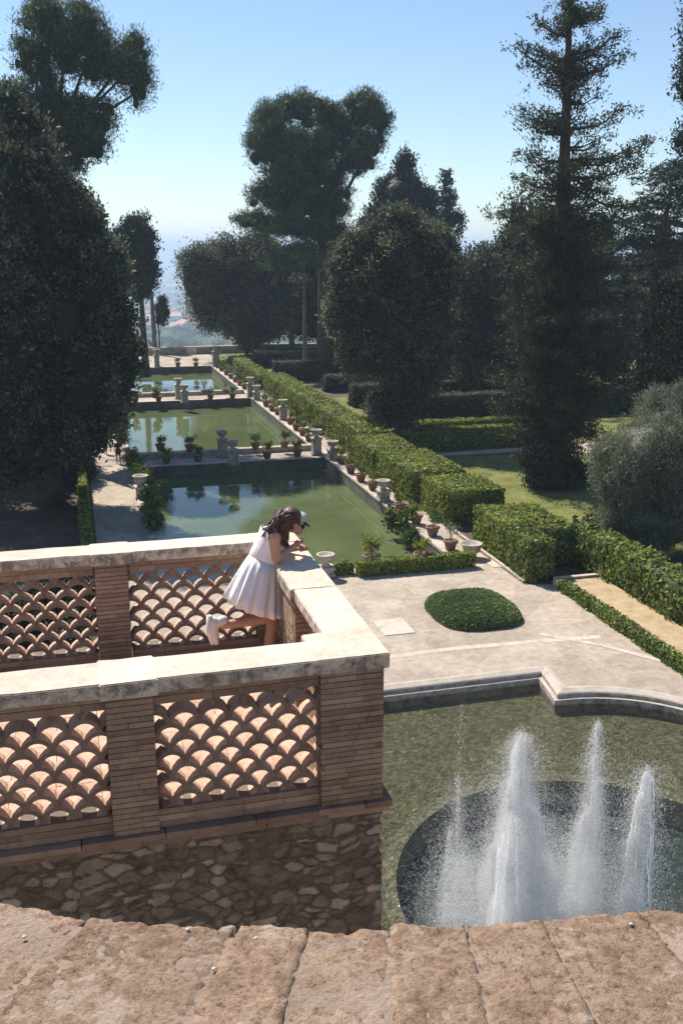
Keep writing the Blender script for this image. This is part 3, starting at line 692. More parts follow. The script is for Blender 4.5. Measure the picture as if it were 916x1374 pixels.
for k, (u, v) in enumerate([(33, 1257), (252, 1247), (343, 1259), (287, 1300), (846, 1240)]):
    p = atz(u, v, PZ + .003); b_ = MB(p); b_.ico(p, (.0028, .0022, .0018), 2, .5, .4, 2)
    tag(b_.build('pebble', M['pebble'], None, True), ['tiny pale pebble at the far left edge of the parapet', 'tiny pale pebble left of the second parapet joint', 'tiny pale pebble near the edge of the middle parapet block', 'tiny pale pebble lower down on the parapet block', 'tiny pale pebble at the right end of the parapet edge'][k], 'pebble')
# terrace the camera stands on
b_ = MB((0, -1, -1.65)); b_.box((-4, -6, -16.2), (5, .38, -1.65)); tag(b_.build('terrace', M['paving']), kind='structure')

# ------------------------------------------------------------------ fountain jets
def jet(label, base, h, r_base, r_top, n_mist, n_drop, core=0.0, lean=(0, 0), sz=.02, foam_top=False, strings=0, corebase=None, mist=0, mden=0, subs=((1, 0, 1),)):
    base = Vector(base); o = empty('water_jet', base, label, 'water jet', 'fountain jets')
    def tets(name, P, s, mat):
        n = len(P); d = rng.normal(0, 1, (n, 4, 3)); d = d / np.linalg.norm(d, axis=2, keepdims=True)
        V = (P[:, None, :] + d * s[:, None, None]).reshape(-1, 3)
        i = np.arange(n)[:, None] * 4; f_ = np.concatenate([i + [0, 1, 2], i + [0, 2, 3], i + [0, 3, 1], i + [1, 3, 2]], 1).reshape(-1, 3)
        me = bpy.data.meshes.new(name); me.vertices.add(len(V)); me.vertices.foreach_set('co', V.astype(np.float32).ravel())
        me.loops.add(f_.size); me.loops.foreach_set('vertex_index', f_.astype(np.int32).ravel())
        me.polygons.add(len(f_)); me.polygons.foreach_set('loop_start', (np.arange(len(f_)) * 3).astype(np.int32))
        me.update(calc_edges=True); ob = link(name, me, mat, o); ob['kind'] = 'stuff'; return ob
    t = rng.random(n_mist) ** 1.25; R_ = r_base + (r_top - r_base) * t ** 1.25
    rad = np.abs(rng.normal(0, .58, n_mist)) * R_; a = rng.uniform(0, 2 * math.pi, n_mist)
    # clumpy streaks
    pl = 1 + .35 * np.sin(a * 3 + t * 9) * np.sin(t * 23 + a)
    P = np.stack([rad * np.cos(a) * pl + lean[0] * t, rad * np.sin(a) * pl + lean[1] * t, t * h + rng.normal(0, .05, n_mist)], 1)
    sb = np.array(subs, float); si = rng.choice(len(sb), n_mist, p=sb[:, 2] / sb[:, 2].sum()); P[:, 2] *= sb[si, 0]; P[:, 0] += sb[si, 1] * (1 - .35 * t)
    nzv = np.array([noise.noise(Vector((p[0] * 3.2 + base.x, p[1] * 3.2, p[2] * 1.3 + base.x))) + .6 * noise.noise(Vector((p[0] * 8, p[1] * 8, p[2] * 3.5 + base.x))) for p in P.tolist()])
    P = P[(nzv > -.12) | (rng.random(n_mist) < .35)]; n_mist = len(P)
    tets('spray', P, rng.uniform(.5, 1.3, n_mist) * sz, M['spray'])
    t = rng.random(n_drop); R_ = (r_base + (r_top - r_base) * t) * 1.3
    rad = np.abs(rng.normal(0, .8, n_drop)) * R_; a = rng.uniform(0, 2 * math.pi, n_drop)
    P = np.stack([rad * np.cos(a) + lean[0] * t, rad * np.sin(a) + lean[1] * t, t * h * 1.03], 1)
    tets('droplets', P, rng.uniform(.4, 1.0, n_drop) * sz * .85, M['drop'])
    if core:
        b_ = MB(base); N_ = 44; K = 18; vs = []
        for i in range(N_ + 1):
            tt = i / N_; r_ = core * ((corebase or 1) * (1 - tt) + .55 * tt) * (1 if tt < .93 else math.sqrt(max(0, 1 - ((tt - .93) / .07) ** 2)) + .02)
            for k in range(K):
                an = 2 * math.pi * k / K; q = Vector((math.cos(an) * 1.2, math.sin(an) * 1.2, tt * h * 1.6))
                rr_ = r_ * (1 + .55 * noise.noise(q * 1.7 + base) + .3 * noise.noise(q * 4 + base))
                vs.append(base + Vector((rr_ * math.cos(an) + lean[0] * tt, rr_ * math.sin(an) + lean[1] * tt, tt * h * .985)))
        fs = [(i * K + k, i * K + (k + 1) % K, (i + 1) * K + (k + 1) % K, (i + 1) * K + k) for i in range(N_) for k in range(K)]
        b_.add(vs, fs); b_.build('column', M['foam'], o, True)
    if mist:
        b_ = MB(base); N_ = 26; K = 20; vs = []
        for i in range(N_ + 1):
            tt = i / N_; r_ = (mist * (1 - tt) ** .9 + .03 * h * (1 - tt ** 6) * .5) + .004
            for k in range(K):
                an = 2 * math.pi * k / K; qn = Vector((math.cos(an), math.sin(an), tt * 3)); rr_ = r_ * (1 + .25 * noise.noise(qn * 1.5 + base))
                vs.append(base + Vector((rr_ * math.cos(an) + lean[0] * tt, rr_ * math.sin(an) + lean[1] * tt, .01 + tt * h * .97)))
        fs = [(i * K + k, i * K + (k + 1) % K, (i + 1) * K + (k + 1) % K, (i + 1) * K + k) for i in range(N_) for k in range(K)] + [tuple(range(K - 1, -1, -1)), tuple(range(N_ * K, N_ * K + K))]
        b_.add(vs, fs); b_.build('mist', M['mist'][mden], o, True)
    if strings:
        b_ = MB(base)
        for k in range(strings):
            an = random.uniform(0, 6.28); r0 = random.uniform(.05, .18); r1 = random.uniform(.12, .42); h0 = h * random.uniform(.7, .98); h1 = random.uniform(0, h * .5)
            pts = [base + Vector(((r0 + (r1 - r0) * s_ ** .6) * math.cos(an) + random.uniform(-.02, .02), (r0 + (r1 - r0) * s_ ** .6) * math.sin(an), h0 + (h1 - h0) * s_)) for s_ in np.linspace(0, 1, 14)]
            b_.tube(pts, [random.uniform(.006, .022) for _ in pts], 5)
        b_.build('water_strands', M['drop'], o, True)
    return o
WL = G0 - .32
jet('tall broad white water jet in the middle of the fountain', (8.95, 17.6, WL), 5.25, 1.85, .26, 380000, 12000, .24, (-.25, 0), .0125, corebase=2.2, mist=1.05, subs=((1, 0, 1), (.8, -.28, .5), (.66, .38, .6), (.5, -.75, .35), (.42, .95, .3)))
jet('fine misty pointed water jet right of the tallest jet', (10.75, 18.1, WL), 4.95, 1.1, .10, 120000, 7500, 0, (.1, 0), .0125, mist=.5, mden=1, subs=((1, 0, 1), (.72, .2, .5), (.55, -.3, .5)))
jet('narrow foamy water jet with ragged falling strands at the right', (11.75, 17.5, WL), 4.05, .62, .42, 60000, 8500, .19, (.05, 0), .0165, strings=14, subs=((1, 0, 1), (.85, -.18, .6), (.6, -.3, .4)))
jet('low glassy water plume in front left of the tallest jet', (8.05, 16.6, WL), 4.0, .42, .26, 30000, 3500, .10, (.05, 0), .014, strings=10, corebase=1.5, mist=.5)
jet('thin scattered string of droplets falling at the left of the fountain', (7.45, 17.9, WL), 5.9, .42, .07, 300, 420, 0, (0, 0), .02)
jet('faint pale veil of spray at the left edge of the fountain', (7.7, 18.4, WL), 3.9, 1.1, .35, 34000, 6500, 0, (-.05, 0), .0125, mist=.5, mden=1, subs=((1, 0, .6), (.7, -.3, .8), (.5, .35, .8)))

# ------------------------------------------------------------------ hedges
def hedge(label, x0, y0, x1, y1, h, mat='hedge', L=.12, dens=55, kind='hedge', group=None, rough=.06, cat='hedge', base=G0):
    org = ((x0 + x1) / 2, (y0 + y1) / 2, base); lx, ly = x1 - x0, y1 - y0
    o = empty(kind, org, label, cat, group)
    areas = [lx * ly, lx * h, lx * h, ly * h, ly * h]; tot = sum(areas); n = int(tot * dens); k = rng.choice(5, n, p=np.array(areas) / tot)
    u, v = rng.random(n), rng.random(n); P = np.zeros((n, 3)); nr = np.zeros((n, 3))
    X = (u - .5) * lx; Yy = (v - .5) * ly; Z = v * h
    for i, (px, py, pz, nn) in enumerate([(X, Yy, h + 0 * u, (0, 0, 1)), (X, -ly / 2 + 0 * u, Z, (0, -1, 0)), (X, ly / 2 + 0 * u, Z, (0, 1, 0)), (-lx / 2 + 0 * u, (u - .5) * ly, Z, (-1, 0, 0)), (lx / 2 + 0 * u, (u - .5) * ly, Z, (1, 0, 0))]):
        s_ = k == i; P[s_, 0] = px[s_]; P[s_, 1] = py[s_]; P[s_, 2] = pz[s_]; nr[s_] = nn
    und = np.array([noise.noise(Vector((p[0] * .9 + org[0], p[1] * .9 + org[1], p[2] * 1.2))) for p in P]) * rough * 1.6
    P += nr * (und + rng.normal(0, rough * .5, n))[:, None]
    ax = rng.normal(0, 1, (n, 3)); ax = unit(ax - nr * np.sum(ax * nr, 1, keepdims=True) * .62); b_ = unit(np.cross(ax, nr + rng.normal(0, .35, (n, 3)))); s_ = rng.uniform(.6, 1.4, (n, 1))
    cl = np.clip(rng.normal(.5, .24, n), 0, 1)
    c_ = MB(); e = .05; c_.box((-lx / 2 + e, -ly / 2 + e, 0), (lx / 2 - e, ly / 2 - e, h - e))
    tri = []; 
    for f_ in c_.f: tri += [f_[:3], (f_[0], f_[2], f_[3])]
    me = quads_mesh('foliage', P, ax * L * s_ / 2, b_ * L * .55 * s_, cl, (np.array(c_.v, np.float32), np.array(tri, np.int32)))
    link('foliage', me, M[mat], o)
    return o
gh = 'clipped hedges along the right walk'
hb = [106.2, 98.0, 90.6, 83.4, 76.0, 68.6]; nm = ['farthest', 'fourth', 'third', 'second', 'nearest']
for i in range(5):
    hedge('%s block of the long sunlit clipped hedge beside the middle pond' % nm[i], 19.8, hb[i + 1] + .12, 22.1 + (.25 if i == 4 else 0), hb[i], 2.0 + random.uniform(-.05, .05), L=.17, dens=48, group=gh)
hedge('low dark clipped hedge beside the farthest pond', 19.7, 107.2, 21.4, 129, 1.5, L=.2, dens=22, group=gh)
hedge('clipped hedge block with sunlit top corner beside the near walk crossing', 18.95, 62.3, 22.2, 68.0, 1.95, L=.14, dens=75, group=gh)
hedge('shaded clipped hedge block behind the cube shaped hedge', 19.1, 54.8, 22.6, 62.0, 2.0, L=.14, dens=70, group=gh)
hedge('cube shaped hedge with bright green top beside the potted plants', 19.4, 49.7, 22.9, 53.9, 2.0, L=.12, dens=110, group=gh)
hedge('square clipped hedge with mottled top opposite the stone urn', 19.7, 42.5, 23.0, 46.6, 2.0, L=.12, dens=120, group=gh)
hedge('glossy leafy hedge pier in front of the mottled square hedge', 19.6, 39.8, 21.0, 42.2, 1.95, 'laurel', .13, 130, group=gh)
hedge('glossy hedge closing the dark recess behind the raised bed', 21.05, 41.6, 24.2, 42.3, 2.0, 'laurel', .13, 110, group=gh)
hedge('long glossy leafed hedge running along the raised bed', 22.95, 30.0, 24.4, 41.4, 1.9, 'laurel', .14, 130, rough=.16)
hedge('low leafy border along the left side of the raised bed', 20.55, 27.5, 21.0, 38.6, .5, 'laurel', .10, 230, rough=.07, cat='hedge')
hedge('low clipped hedge with gaps in front of the nearest pond', 12.3, 42.55, 18.2, 43.1, .72, 'hedge', .10, 260, rough=.05)
hedge('small low clipped shrub row at the pond corner beside the urn', 11.2, 43.1, 12.2, 43.5, .55, 'hedge', .10, 240, rough=.06)
hedge('low hedge along the left edge of the garden path', -.15, 46, .35, 69.5, 1.1, 'hedge', .12, 60, rough=.08)
ph = 'clipped box hedges of the parterre'
hedge('thin sunlit clipped hedge strip at the back of the parterre', 27.5, 77.5, 40, 78.8, .9, L=.16, dens=60, group=ph)
hedge('thin sunlit clipped hedge strip at the middle of the parterre', 24.4, 73.8, 38, 75.0, .95, L=.16, dens=60, group=ph)
hedge('wide dark clipped hedge at the front of the parterre', 23.6, 70.2, 37, 71.5, 1.3, L=.16, dens=60, group=ph)
hedge('dark clipped hedge beside the trunk path at the right', 37.3, 62.5, 48, 64.0, 1.2, L=.16, dens=50, group=ph)
hedge('tall clipped hedge with shade in its leaf colour behind the long hedge', 26, 92, 40, 94, 2.2, 'ilex2', L=.2, dens=30, group=ph)  # dark oak leaf material stands in for tree shade here
hedge('tall added hedge with shade in its leaf colour just behind the parterre strips', 25, 82, 50, 84, 2.4, 'ilex2', L=.2, dens=34, group=ph)  # added to hide lit lawn; its dark leaf stands for tree shade
hedge('added hedge with shade in its leaf colour between the two pine trunks and the pond', 22.3, 112, 48, 114, 2.4, 'ilex2', L=.22, dens=24, group=ph)  # added to cover lit grass, leaf darkened as if under trees
hedge('farthest added hedge with shade in its leaf colour under the spreading holm oak', 22.6, 127, 50, 129, 2.2, 'ilex2', L=.24, dens=20, group=ph)  # another added strip, shade put into its leaf colour
hedge('long clipped hedge with shade in its leaf colour right of the thin pine trunk', 26, 103, 52, 104.6, 1.8, 'ilex2', L=.2, dens=26, group=ph)  # dark leaf colour carries the shade of the trees
hedge('bright distant hedge strip glimpsed beneath the right trees', 58, 96, 74, 98, 1.1, L=.25, dens=20, group=ph)
# rounded shrub in the paving
org = Vector((15.7, 36.75, G0)); o = empty('round_shrub', org, 'low rounded green shrub mound in the middle of the paving', 'shrub')
n = 26000; a = rng.uniform(0, 2 * math.pi, n); r_ = np.sqrt(rng.random(n)); X = np.cos(a) * r_; Yv = np.sin(a) * r_
Z = .6 * np.power(np.clip(1 - r_ ** 3.4, 0, 1), .5) + rng.normal(0, .03, n)
nz_ = np.array([noise.noise(Vector((x * 6, y * 6, 2))) for x, y in zip(X, Yv)]) * .06
sq = (np.abs(X) ** 3 + np.abs(Yv) ** 3) ** (1 / 3) / np.maximum(r_, 1e-4); X = X / np.maximum(sq, .79) ; Yv = Yv / np.maximum(sq, .79)
P = np.stack([X * 1.85, Yv * 2.1 + .1, Z + nz_], 1); nr = unit(np.stack([X, Yv, .6 + 0 * X], 1))
ax = unit(nr + rng.normal(0, .5, (n, 3))); b_ = unit(np.cross(ax, rng.normal(0, 1, (n, 3))))
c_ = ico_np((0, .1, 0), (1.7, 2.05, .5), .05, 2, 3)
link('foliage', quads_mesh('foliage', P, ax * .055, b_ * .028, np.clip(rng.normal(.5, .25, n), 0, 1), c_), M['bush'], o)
m_ = MB(org); m_.tube([org, org + Vector((0, 0, .4))], [.05, .03], 6); m_.build('stem', M['bark'], o)
# raised bed
m_ = MB((21.8, 34, G0)); o = empty('raised_bed', (21.8, 34, G0), 'long raised bed of dry sandy soil with a stone edge', 'flower bed')
m_.add([(20.9, 27.6, G0 + .28), (22.95, 28, G0 + .28), (22.95, 39.0, G0 + .28), (21.0, 38.9, G0 + .28), (20.9, 27.6, G0), (22.95, 28, G0), (22.95, 39.0, G0), (21.0, 38.9, G0)], [(0, 1, 2, 3), (4, 5, 1, 0), (6, 7, 3, 2), (7, 4, 0, 3), (5, 6, 2, 1)])
m_.build('soil', M['sand'], o)
m_ = MB((21.8, 34, G0)); m_.box((20.7, 39.02, G0), (23.0, 39.24, G0 + .4), .7); m_.box((20.52, 38.6, G0), (20.72, 39.0, G0 + .4), .6); m_.build('stone_edge', M['palestone'], o)
mb = MB(); mb.box((19.45, 39.9, G0 + .01), (19.62, 57, G0 + .12), .4); tag(mb.build('kerb', M['palestone']), kind='structure')

# ------------------------------------------------------------------ pots, urns
def pot_mesh(o, org, s=1.0):
    m_ = MB(org); m_.lathe([(.20 * s, 0), (.23 * s, .02), (.33 * s, .42 * s), (.35 * s, .44 * s), (.35 * s, .46 * s), (.30 * s, .46 * s), (.30 * s, .43 * s)], org, 18)
    p = m_.build('pot', M['terracotta'], o, True)
    m_ = MB(org); m_.lathe([(.345 * s, .42 * s), (.385 * s, .43 * s), (.395 * s, .50 * s), (.37 * s, .53 * s), (.315 * s, .53 * s), (.305 * s, .455 * s)], org, 18, .9)
    m_.build('rim', M['terracotta'], p, True)
    m_ = MB(org); m_.lathe([(.02, .44 * s), (.302 * s, .45 * s), (.302 * s, .462 * s), (.02, .47 * s)], org, 14); m_.build('soil', M['soil'], p)
def weld(ob, p, d):
    bm = bmesh.new(); bm.from_mesh(ob.data); vs_ = [v for v in bm.verts if (v.co - Vector(p)).length < d]
    if vs_: bmesh.ops.pointmerge(bm, verts=vs_, merge_co=Vector(p))
    bm.to_mesh(ob.data); bm.free()
def plant(o, org, kind, h, r, n=260, mat='potleaf', L=.13):
    org = Vector(org); m_ = MB(org); st = []; z0 = .42
    for k in range(kind):
        an = random.uniform(0, 6.28); rr = random.uniform(.3, .95) * r; hh = z0 + h * random.uniform(.55, 1.0)
        tip = org + Vector((math.cos(an) * rr, math.sin(an) * rr, hh)); mid = org + Vector((math.cos(an) * rr * .25, math.sin(an) * rr * .25, z0 + (hh - z0) * .5))
        m_.tube([org + Vector((0, 0, z0 - .05)), mid, tip], [.016, .011, .005], 5); st.append((mid, tip))
    weld(m_.build('stem', M['palebark'], o, True), (0, 0, z0 - .05), .03)
    C = np.array([list(a.lerp(b_, t) - org) for a, b_ in st for t in (.45, .75, 1.0)]); per = max(3, n // len(C))
    P, A, B, cl = leaves(C, unit(C * np.array([1, 1, .3])), per, r * .20, L, L * .5, .4, .8)
    link('foliage', quads_mesh('foliage', P, A, B, cl), M[mat], o)
protos = []
for k, (st, h, r, n, mt) in enumerate([(8, .95, .52, 420, 'potleaf'), (7, .72, .50, 330, 'potleaf'), (8, .75, .5, 480, 'yellowleaf'), (8, 1.15, .6, 200, 'olive'), (9, .72, .46, 420, 'hedge')]):
    o = empty('potted_plant', (0, 0, 0)); pot_mesh(o, (0, 0, 0), 1.0); plant(o, (0, 0, 0), st, h, r, n, mt); protos.append([o, False])
def pot(u, v, k, label, group, z=G0 + .14, s=1.0):
    p = atz(u, v, z) if v else Vector((u[0], u[1], z))
    o, used = protos[k]
    if used: c = copy_tree(o, p, random.uniform(0, 6.28), s)
    else: c = o; c.location = p; c.scale = (s, s, s); protos[k][1] = True
    tag(c, label, 'potted plant', group); return c
gp = 'terracotta pots along the pond edges'
near = [(457.5, 622, 4), (470.5, 635, 4), (484, 646, 1), (500, 657, 2), (537, 687, 4), (558, 703, 2), (580, 719, 0), (604, 738, 3)]
lab = ['bushy green plant in a terracotta pot, first after the near cross walk', 'small dark potted plant, second after the near cross walk', 'sparse plant in a terracotta pot between two bushier ones before the pedestal urn', 'yellow green potted plant just behind the pedestal urn of the right walk', 'dark leafy potted plant just in front of the pedestal urn of the right walk', 'yellowing potted plant beside the reeds of the right pond edge', 'pale leafy potted plant, second nearest on the right walk', 'tall straggly potted plant nearest the stone urn on the right walk']
for (u, v, k), l in zip(near, lab): pot(u, v, k, l, gp, s=1.0)
mid = [(357, 545, 4), (365, 551, 1), (372.5, 556, 4), (389.5, 569, 4), (397.5, 577, 1), (406, 584, 4), (414.5, 592, 1)]
ml = ['first pot past the far cross walk on the middle pond edge', 'second pot past the far cross walk on the middle pond edge', 'pot just behind the pedestal of the middle pond edge', 'pot just in front of the pedestal of the middle pond edge', 'third pot behind the near cross walk on the middle pond edge', 'second pot behind the near cross walk on the middle pond edge', 'small terracotta pot nearest the near cross walk on the middle pond edge']
for (u, v, k), l in zip(mid, ml): pot(u, v, k, l, gp)
g1 = 'potted plants on the cross walks'
for (u, v, k, z, l) in [(215.5, 605, 4, .42, 'dark bushy pot at the left end of the near low wall'), (255, 606, 1, .42, 'leafy pot second from left on the near low wall'), (343, 602.5, 1, .42, 'leafy terracotta pot on the near low wall right of the pedestals'), (381.5, 601, 0, .42, 'airy green pot at the right end of the near low wall'),
                        (224, 621, 4, .06, 'dark leafy pot leftmost on the front edge of the near cross walk'), (266, 618.5, 1, .06, 'green pot left of the pedestal on the front edge of the near cross walk'), (358.5, 615, 2, .06, 'yellow leaved pot on the front edge of the near cross walk'), (399, 612.5, 2, .06, 'yellow green pot rightmost on the front edge of the near cross walk'),
                        (208, 534, 1, .42, 'straggly pot left on the far low wall'), (274.5, 530, 3, .42, 'pale straggly pot in the middle of the far low wall'), (303, 529, 3, .42, 'pale pot at the right of the far low wall'),
                        (182, 540, 4, .06, 'dark pot leftmost on the far cross walk'), (213, 538.5, 4, .06, 'pot with twiggy plant at left of the far cross walk'), (282.5, 536, 1, .06, 'small pot in the middle of the far cross walk'), (312, 534.5, 0, .06, 'green leafy pot at the right of the far cross walk'),
                        (239, 492, 1, .12, 'left one of two pots on the terrace edge beyond the farthest pond'), (263, 492, 1, .12, 'right one of two pots on the terrace edge beyond the farthest pond')]:
    pot(u, v, k, l, g1, G0 + z)
for k, y in enumerate([107, 110, 113.2, 116.5, 120, 124, 127.5]):
    pot((PX1 + .4, y), None, random.choice([0, 1, 4, 3]), 'terracotta pot in the crowded row along the farthest pond', 'crowded pots of the farthest pond', G0 + .14)
o = pot(505.5, 768, 2, 'yellow green potted plant behind the middle of the low pond hedge', 'yellow pots behind the low hedge', G0 + .1, 1.15); o.location = (13.25, 43.6, G0 + .14)
o = pot(568, 766, 2, 'yellow green potted plant behind the right part of the low pond hedge', 'yellow pots behind the low hedge', G0 + .1, 1.0); o.location = (15.75, 43.55, G0 + .14)
# stone urns on pedestals
def urn(p, ped, label, s=1.0, group='stone urns round the ponds', w_=.32):
    p = Vector(p); o = empty('stone_urn', p, label, 'urn', group); z = 0
    if ped:
        m_ = MB(p); m_.box((p.x - w_ - .06, p.y - w_ - .06, p.z), (p.x + w_ + .06, p.y + w_ + .06, p.z + .14), .4); m_.box((p.x - w_, p.y - w_, p.z + .14), (p.x + w_, p.y + w_, p.z + ped - .12), .5)
        m_.box((p.x - w_ - .07, p.y - w_ - .07, p.z + ped - .12), (p.x + w_ + .07, p.y + w_ + .07, p.z + ped), .7); m_.build('pedestal', M['palestone'], o); z = ped
    q = (p.x, p.y, p.z + z); m_ = MB(p)
    m_.lathe([(.22 * s, 0), (.22 * s, .06 * s), (.13 * s, .12 * s), (.15 * s, .17 * s), (.33 * s, .27 * s), (.37 * s, .42 * s), (.36 * s, .50 * s), (.44 * s, .54 * s), (.44 * s, .60 * s), (.36 * s, .60 * s), (.30 * s, .48 * s)], q, 22)
    m_.build('bowl', M['palestone'], o, True)
def B_(u, v, z=0): return atz(u, v, G0 + z)
urn(B_(437, 772, .1), .45, 'pale stone urn at the pond corner just right of the woman')
urn(B_(632, 748, .02), 0, 'round stone urn at the right end of the low pond hedge', 1.25)
urn(B_(514, 672, .14), .7, 'stone urn on a pedestal between pots of the nearest right edge')
urn(B_(424.5, 609, .1), 1.25, 'urn on a tall pedestal at the right end of the near low wall')
urn(B_(446, 617, .1), .8, 'urn on a squat pedestal at the corner of the near cross walk')
urn(B_(299, 612, .06), 1.3, 'tall urn pedestal standing on the near low wall', group='paired urns of the cross walks')
urn(B_(313, 623, .06), 1.1, 'urn pedestal on the front edge of the near cross walk', group='paired urns of the cross walks')
urn(B_(380, 563, .14), 1.2, 'urn on a pedestal halfway along the middle pond edge')
urn(B_(336, 532, .1), 1.4, 'tall urn pedestal at the right end of the far low wall')
urn(B_(344.5, 537, .1), .9, 'squat urn pedestal at the corner of the far cross walk')
urn(B_(240, 535, .06), 1.5, 'dark urn on a pale pedestal standing on the far low wall', group='paired urns of the cross walks')
urn(B_(248, 540.5, .06), 1.2, 'dark urn pedestal on the front edge of the far cross walk', group='paired urns of the cross walks')
urn(B_(211, 492, .1), 1.6, 'pedestal with urn left on the terrace beyond the farthest pond', 1.1)
urn(B_(290, 492, .1), 2.0, 'tall pedestal with urn at the far right corner of the farthest pond', 1.1, w_=.42)
urn((3.55, 60.6, G0 + .1), .75, 'pale stone urn on a pedestal at the left pond edge among bushes', 1.1)
# bushes on the left pond edge and water plants
def shrub(p, r, h, mat, label, n=900, L=.2, group=None, name='leafy_shrub', per=18, wd=.5):
    p = Vector(p); o = empty(name, p, label, 'shrub', group); m_ = MB(p); Cs = []
    for k in range(9):
        an = random.uniform(0, 6.28); rr = r * random.uniform(.3, 1); tip = p + Vector((math.cos(an) * rr, math.sin(an) * rr, h * random.uniform(.55, 1)))
        m_.tube([p + Vector((0, 0, -.05)), p.lerp(tip, .5) + Vector((0, 0, .1)), tip], [.025, .015, .006], 5); Cs += [list(p.lerp(tip, t) - p) for t in (.4, .65, .85, 1)]
    weld(m_.build('stem', M['bark'], o, True), (0, 0, -.05), .04); C = np.array(Cs)
    P, A, B, cl = leaves(C, unit(C), max(4, n // len(C)), r * .24, L, L * wd, .3, .8); link('foliage', quads_mesh('foliage', P, A, B, cl), M[mat], o); return o
gl_ = 'shrubs along the left pond edge'
for k, (x, y, r, h, mt, l) in enumerate([(3.6, 52.5, .8, 1.5, 'potleaf', 'nearest leafy shrub of the left pond edge just above the balustrade'), (3.75, 55.2, .75, 1.4, 'laurel', 'second nearest leafy shrub of the left pond edge'), (3.8, 58.0, .8, 1.5, 'potleaf', 'light green shrub just in front of the left pedestal urn'),
                                         (4.0, 63.3, 1.0, 1.6, 'laurel', 'large leaved shrub behind the left pedestal urn hanging over water'), (3.6, 66.3, .8, 1.6, 'potleaf', 'leafy shrub between the left urn and the walking people'), (3.5, 69.6, .8, 1.7, 'yellowleaf', 'yellow green shrub at the left end of the near cross walk'),
                                         (3.4, 77, .9, 2.2, 'laurel', 'tall leafy shrub behind the walking people'), (3.5, 81, .9, 2.6, 'potleaf', 'bright leafy shrub beside the middle pond left edge'), (3.4, 86, .9, 2.4, 'laurel', 'darker leafy shrub farther along the middle pond left edge')]):
    shrub((x, y, G0 + .1), r * .72, h * .82, mt, l, 800, .2, gl_)
shrub((17.0, 50.8, G0 - .5), .75, 1.5, 'laurel', 'leafy water plant growing at the right edge of the nearest pond', 700, .26)
shrub((16.9, 49.0, G0 - .7), .6, 1.1, 'potleaf', 'smaller leafy water plant in front of the larger one at the right edge', 400, .24)
for k, (x, y) in enumerate([(18.9, 108), (18.8, 112), (18.9, 117), (18.8, 122), (18.9, 127)]): shrub((x, y, G0), .8, 1.3, random.choice(['potleaf', 'hedge', 'laurel']), 'bright green shrub in the row right of the farthest pond', 420, .28, 'shrubs right of the farthest pond')
for k, (u, v) in enumerate([(375, 575), (366, 560), (385, 588), (408, 600)]): 
    p = atz(u + 18, v - 18, G0); shrub(p, .5, .9, 'hedge', ['low bright plant at the hedge foot behind the middle pedestal', 'low bright plant at the hedge foot near the far cross walk', 'low bright plant at the hedge foot in front of the middle pedestal', 'low bright plant at the hedge foot beside the near cross walk'][k], 260, .22)
shrub((29.8, 41.5, G0), .9, 1.6, 'potleaf', 'light green young shrub on the lawn in front of the grey olive tree', 500, .25)
shrub((32.8, 57.5, G0), 1.0, 1.3, 'potleaf', 'bright green shrub between the great conifer and the grey olive tree', 500, .28)
shrub((916 and 21.6, 26.8, G0 + .1), .7, 1.1, 'laurel', 'bright leafy shrub at the right frame edge beside the fountain basin', 700, .2)
# big pale-pink flower stalk plant between hedges
shrub((24.6, 43.6, G0), .8, 2.2, 'redwood', 'reddish brown dry plant behind the mottled square hedge', 400, .3)
# ------------------------------------------------------------------ end wall and sign
m_ = MB((10, 147, G0)); x = -6.0
while x < 40:
    m_.box((x, 146.8, G0 - .5), (min(x + 3.3, 40), 147.3, G0 + .95), random.uniform(.3, .7)); x += 3.3
wl = m_.build('boundary_wall', M['palestone']); tag(wl, 'low stone wall that closes the terrace before the valley', 'wall')
m_ = MB((10, 147, G0)); m_.box((-6, 146.7, G0 + .952), (40, 147.4, G0 + 1.1), .8); m_.build('coping', M['palestone'], wl); bpy.data.objects[m_ and wl.children[0].name].location = (0, 0, 0)
p = at(257.5, 475, 146.4); m_ = MB(p); m_.box((p.x - .75, 146.45, p.z - .1), (p.x + .75, 146.52, p.z + .85), .9); b2 = MB(p)
so = m_.build('sign_board', plain('sign_face', (.66, .52, .48))); tag(so, 'pale pink information board leaning against the far terrace wall', 'sign')
for dx in (-.6, .6): b2.box((p.x + dx - .03, 146.53, G0), (p.x + dx + .03, 146.58, p.z + .7))
b2.build('frame', plain('sign_metal', (.12, .12, .12)), so)

# ------------------------------------------------------------------ trees
LB_ = lambda Y, L: [lob(*((a + (0,)) if False else a[:4]), Y, *(a[4:])) for a in L]
T = tree
# left group
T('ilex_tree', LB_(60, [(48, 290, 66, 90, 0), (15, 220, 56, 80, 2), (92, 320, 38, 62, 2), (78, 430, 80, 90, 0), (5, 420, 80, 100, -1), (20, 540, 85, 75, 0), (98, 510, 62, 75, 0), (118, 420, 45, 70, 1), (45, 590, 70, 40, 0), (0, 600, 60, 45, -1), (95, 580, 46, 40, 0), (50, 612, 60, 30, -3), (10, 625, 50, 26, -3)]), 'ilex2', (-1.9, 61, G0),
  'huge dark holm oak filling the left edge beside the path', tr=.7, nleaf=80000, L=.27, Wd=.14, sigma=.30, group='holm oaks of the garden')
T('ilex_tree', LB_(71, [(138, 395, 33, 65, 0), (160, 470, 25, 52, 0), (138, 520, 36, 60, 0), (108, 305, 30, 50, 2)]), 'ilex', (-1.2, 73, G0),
  'lighter leafed holm oak at the right flank of the huge left one', tr=.4, nleaf=24000, L=.28, Wd=.14, sigma=.3, group='holm oaks of the garden')
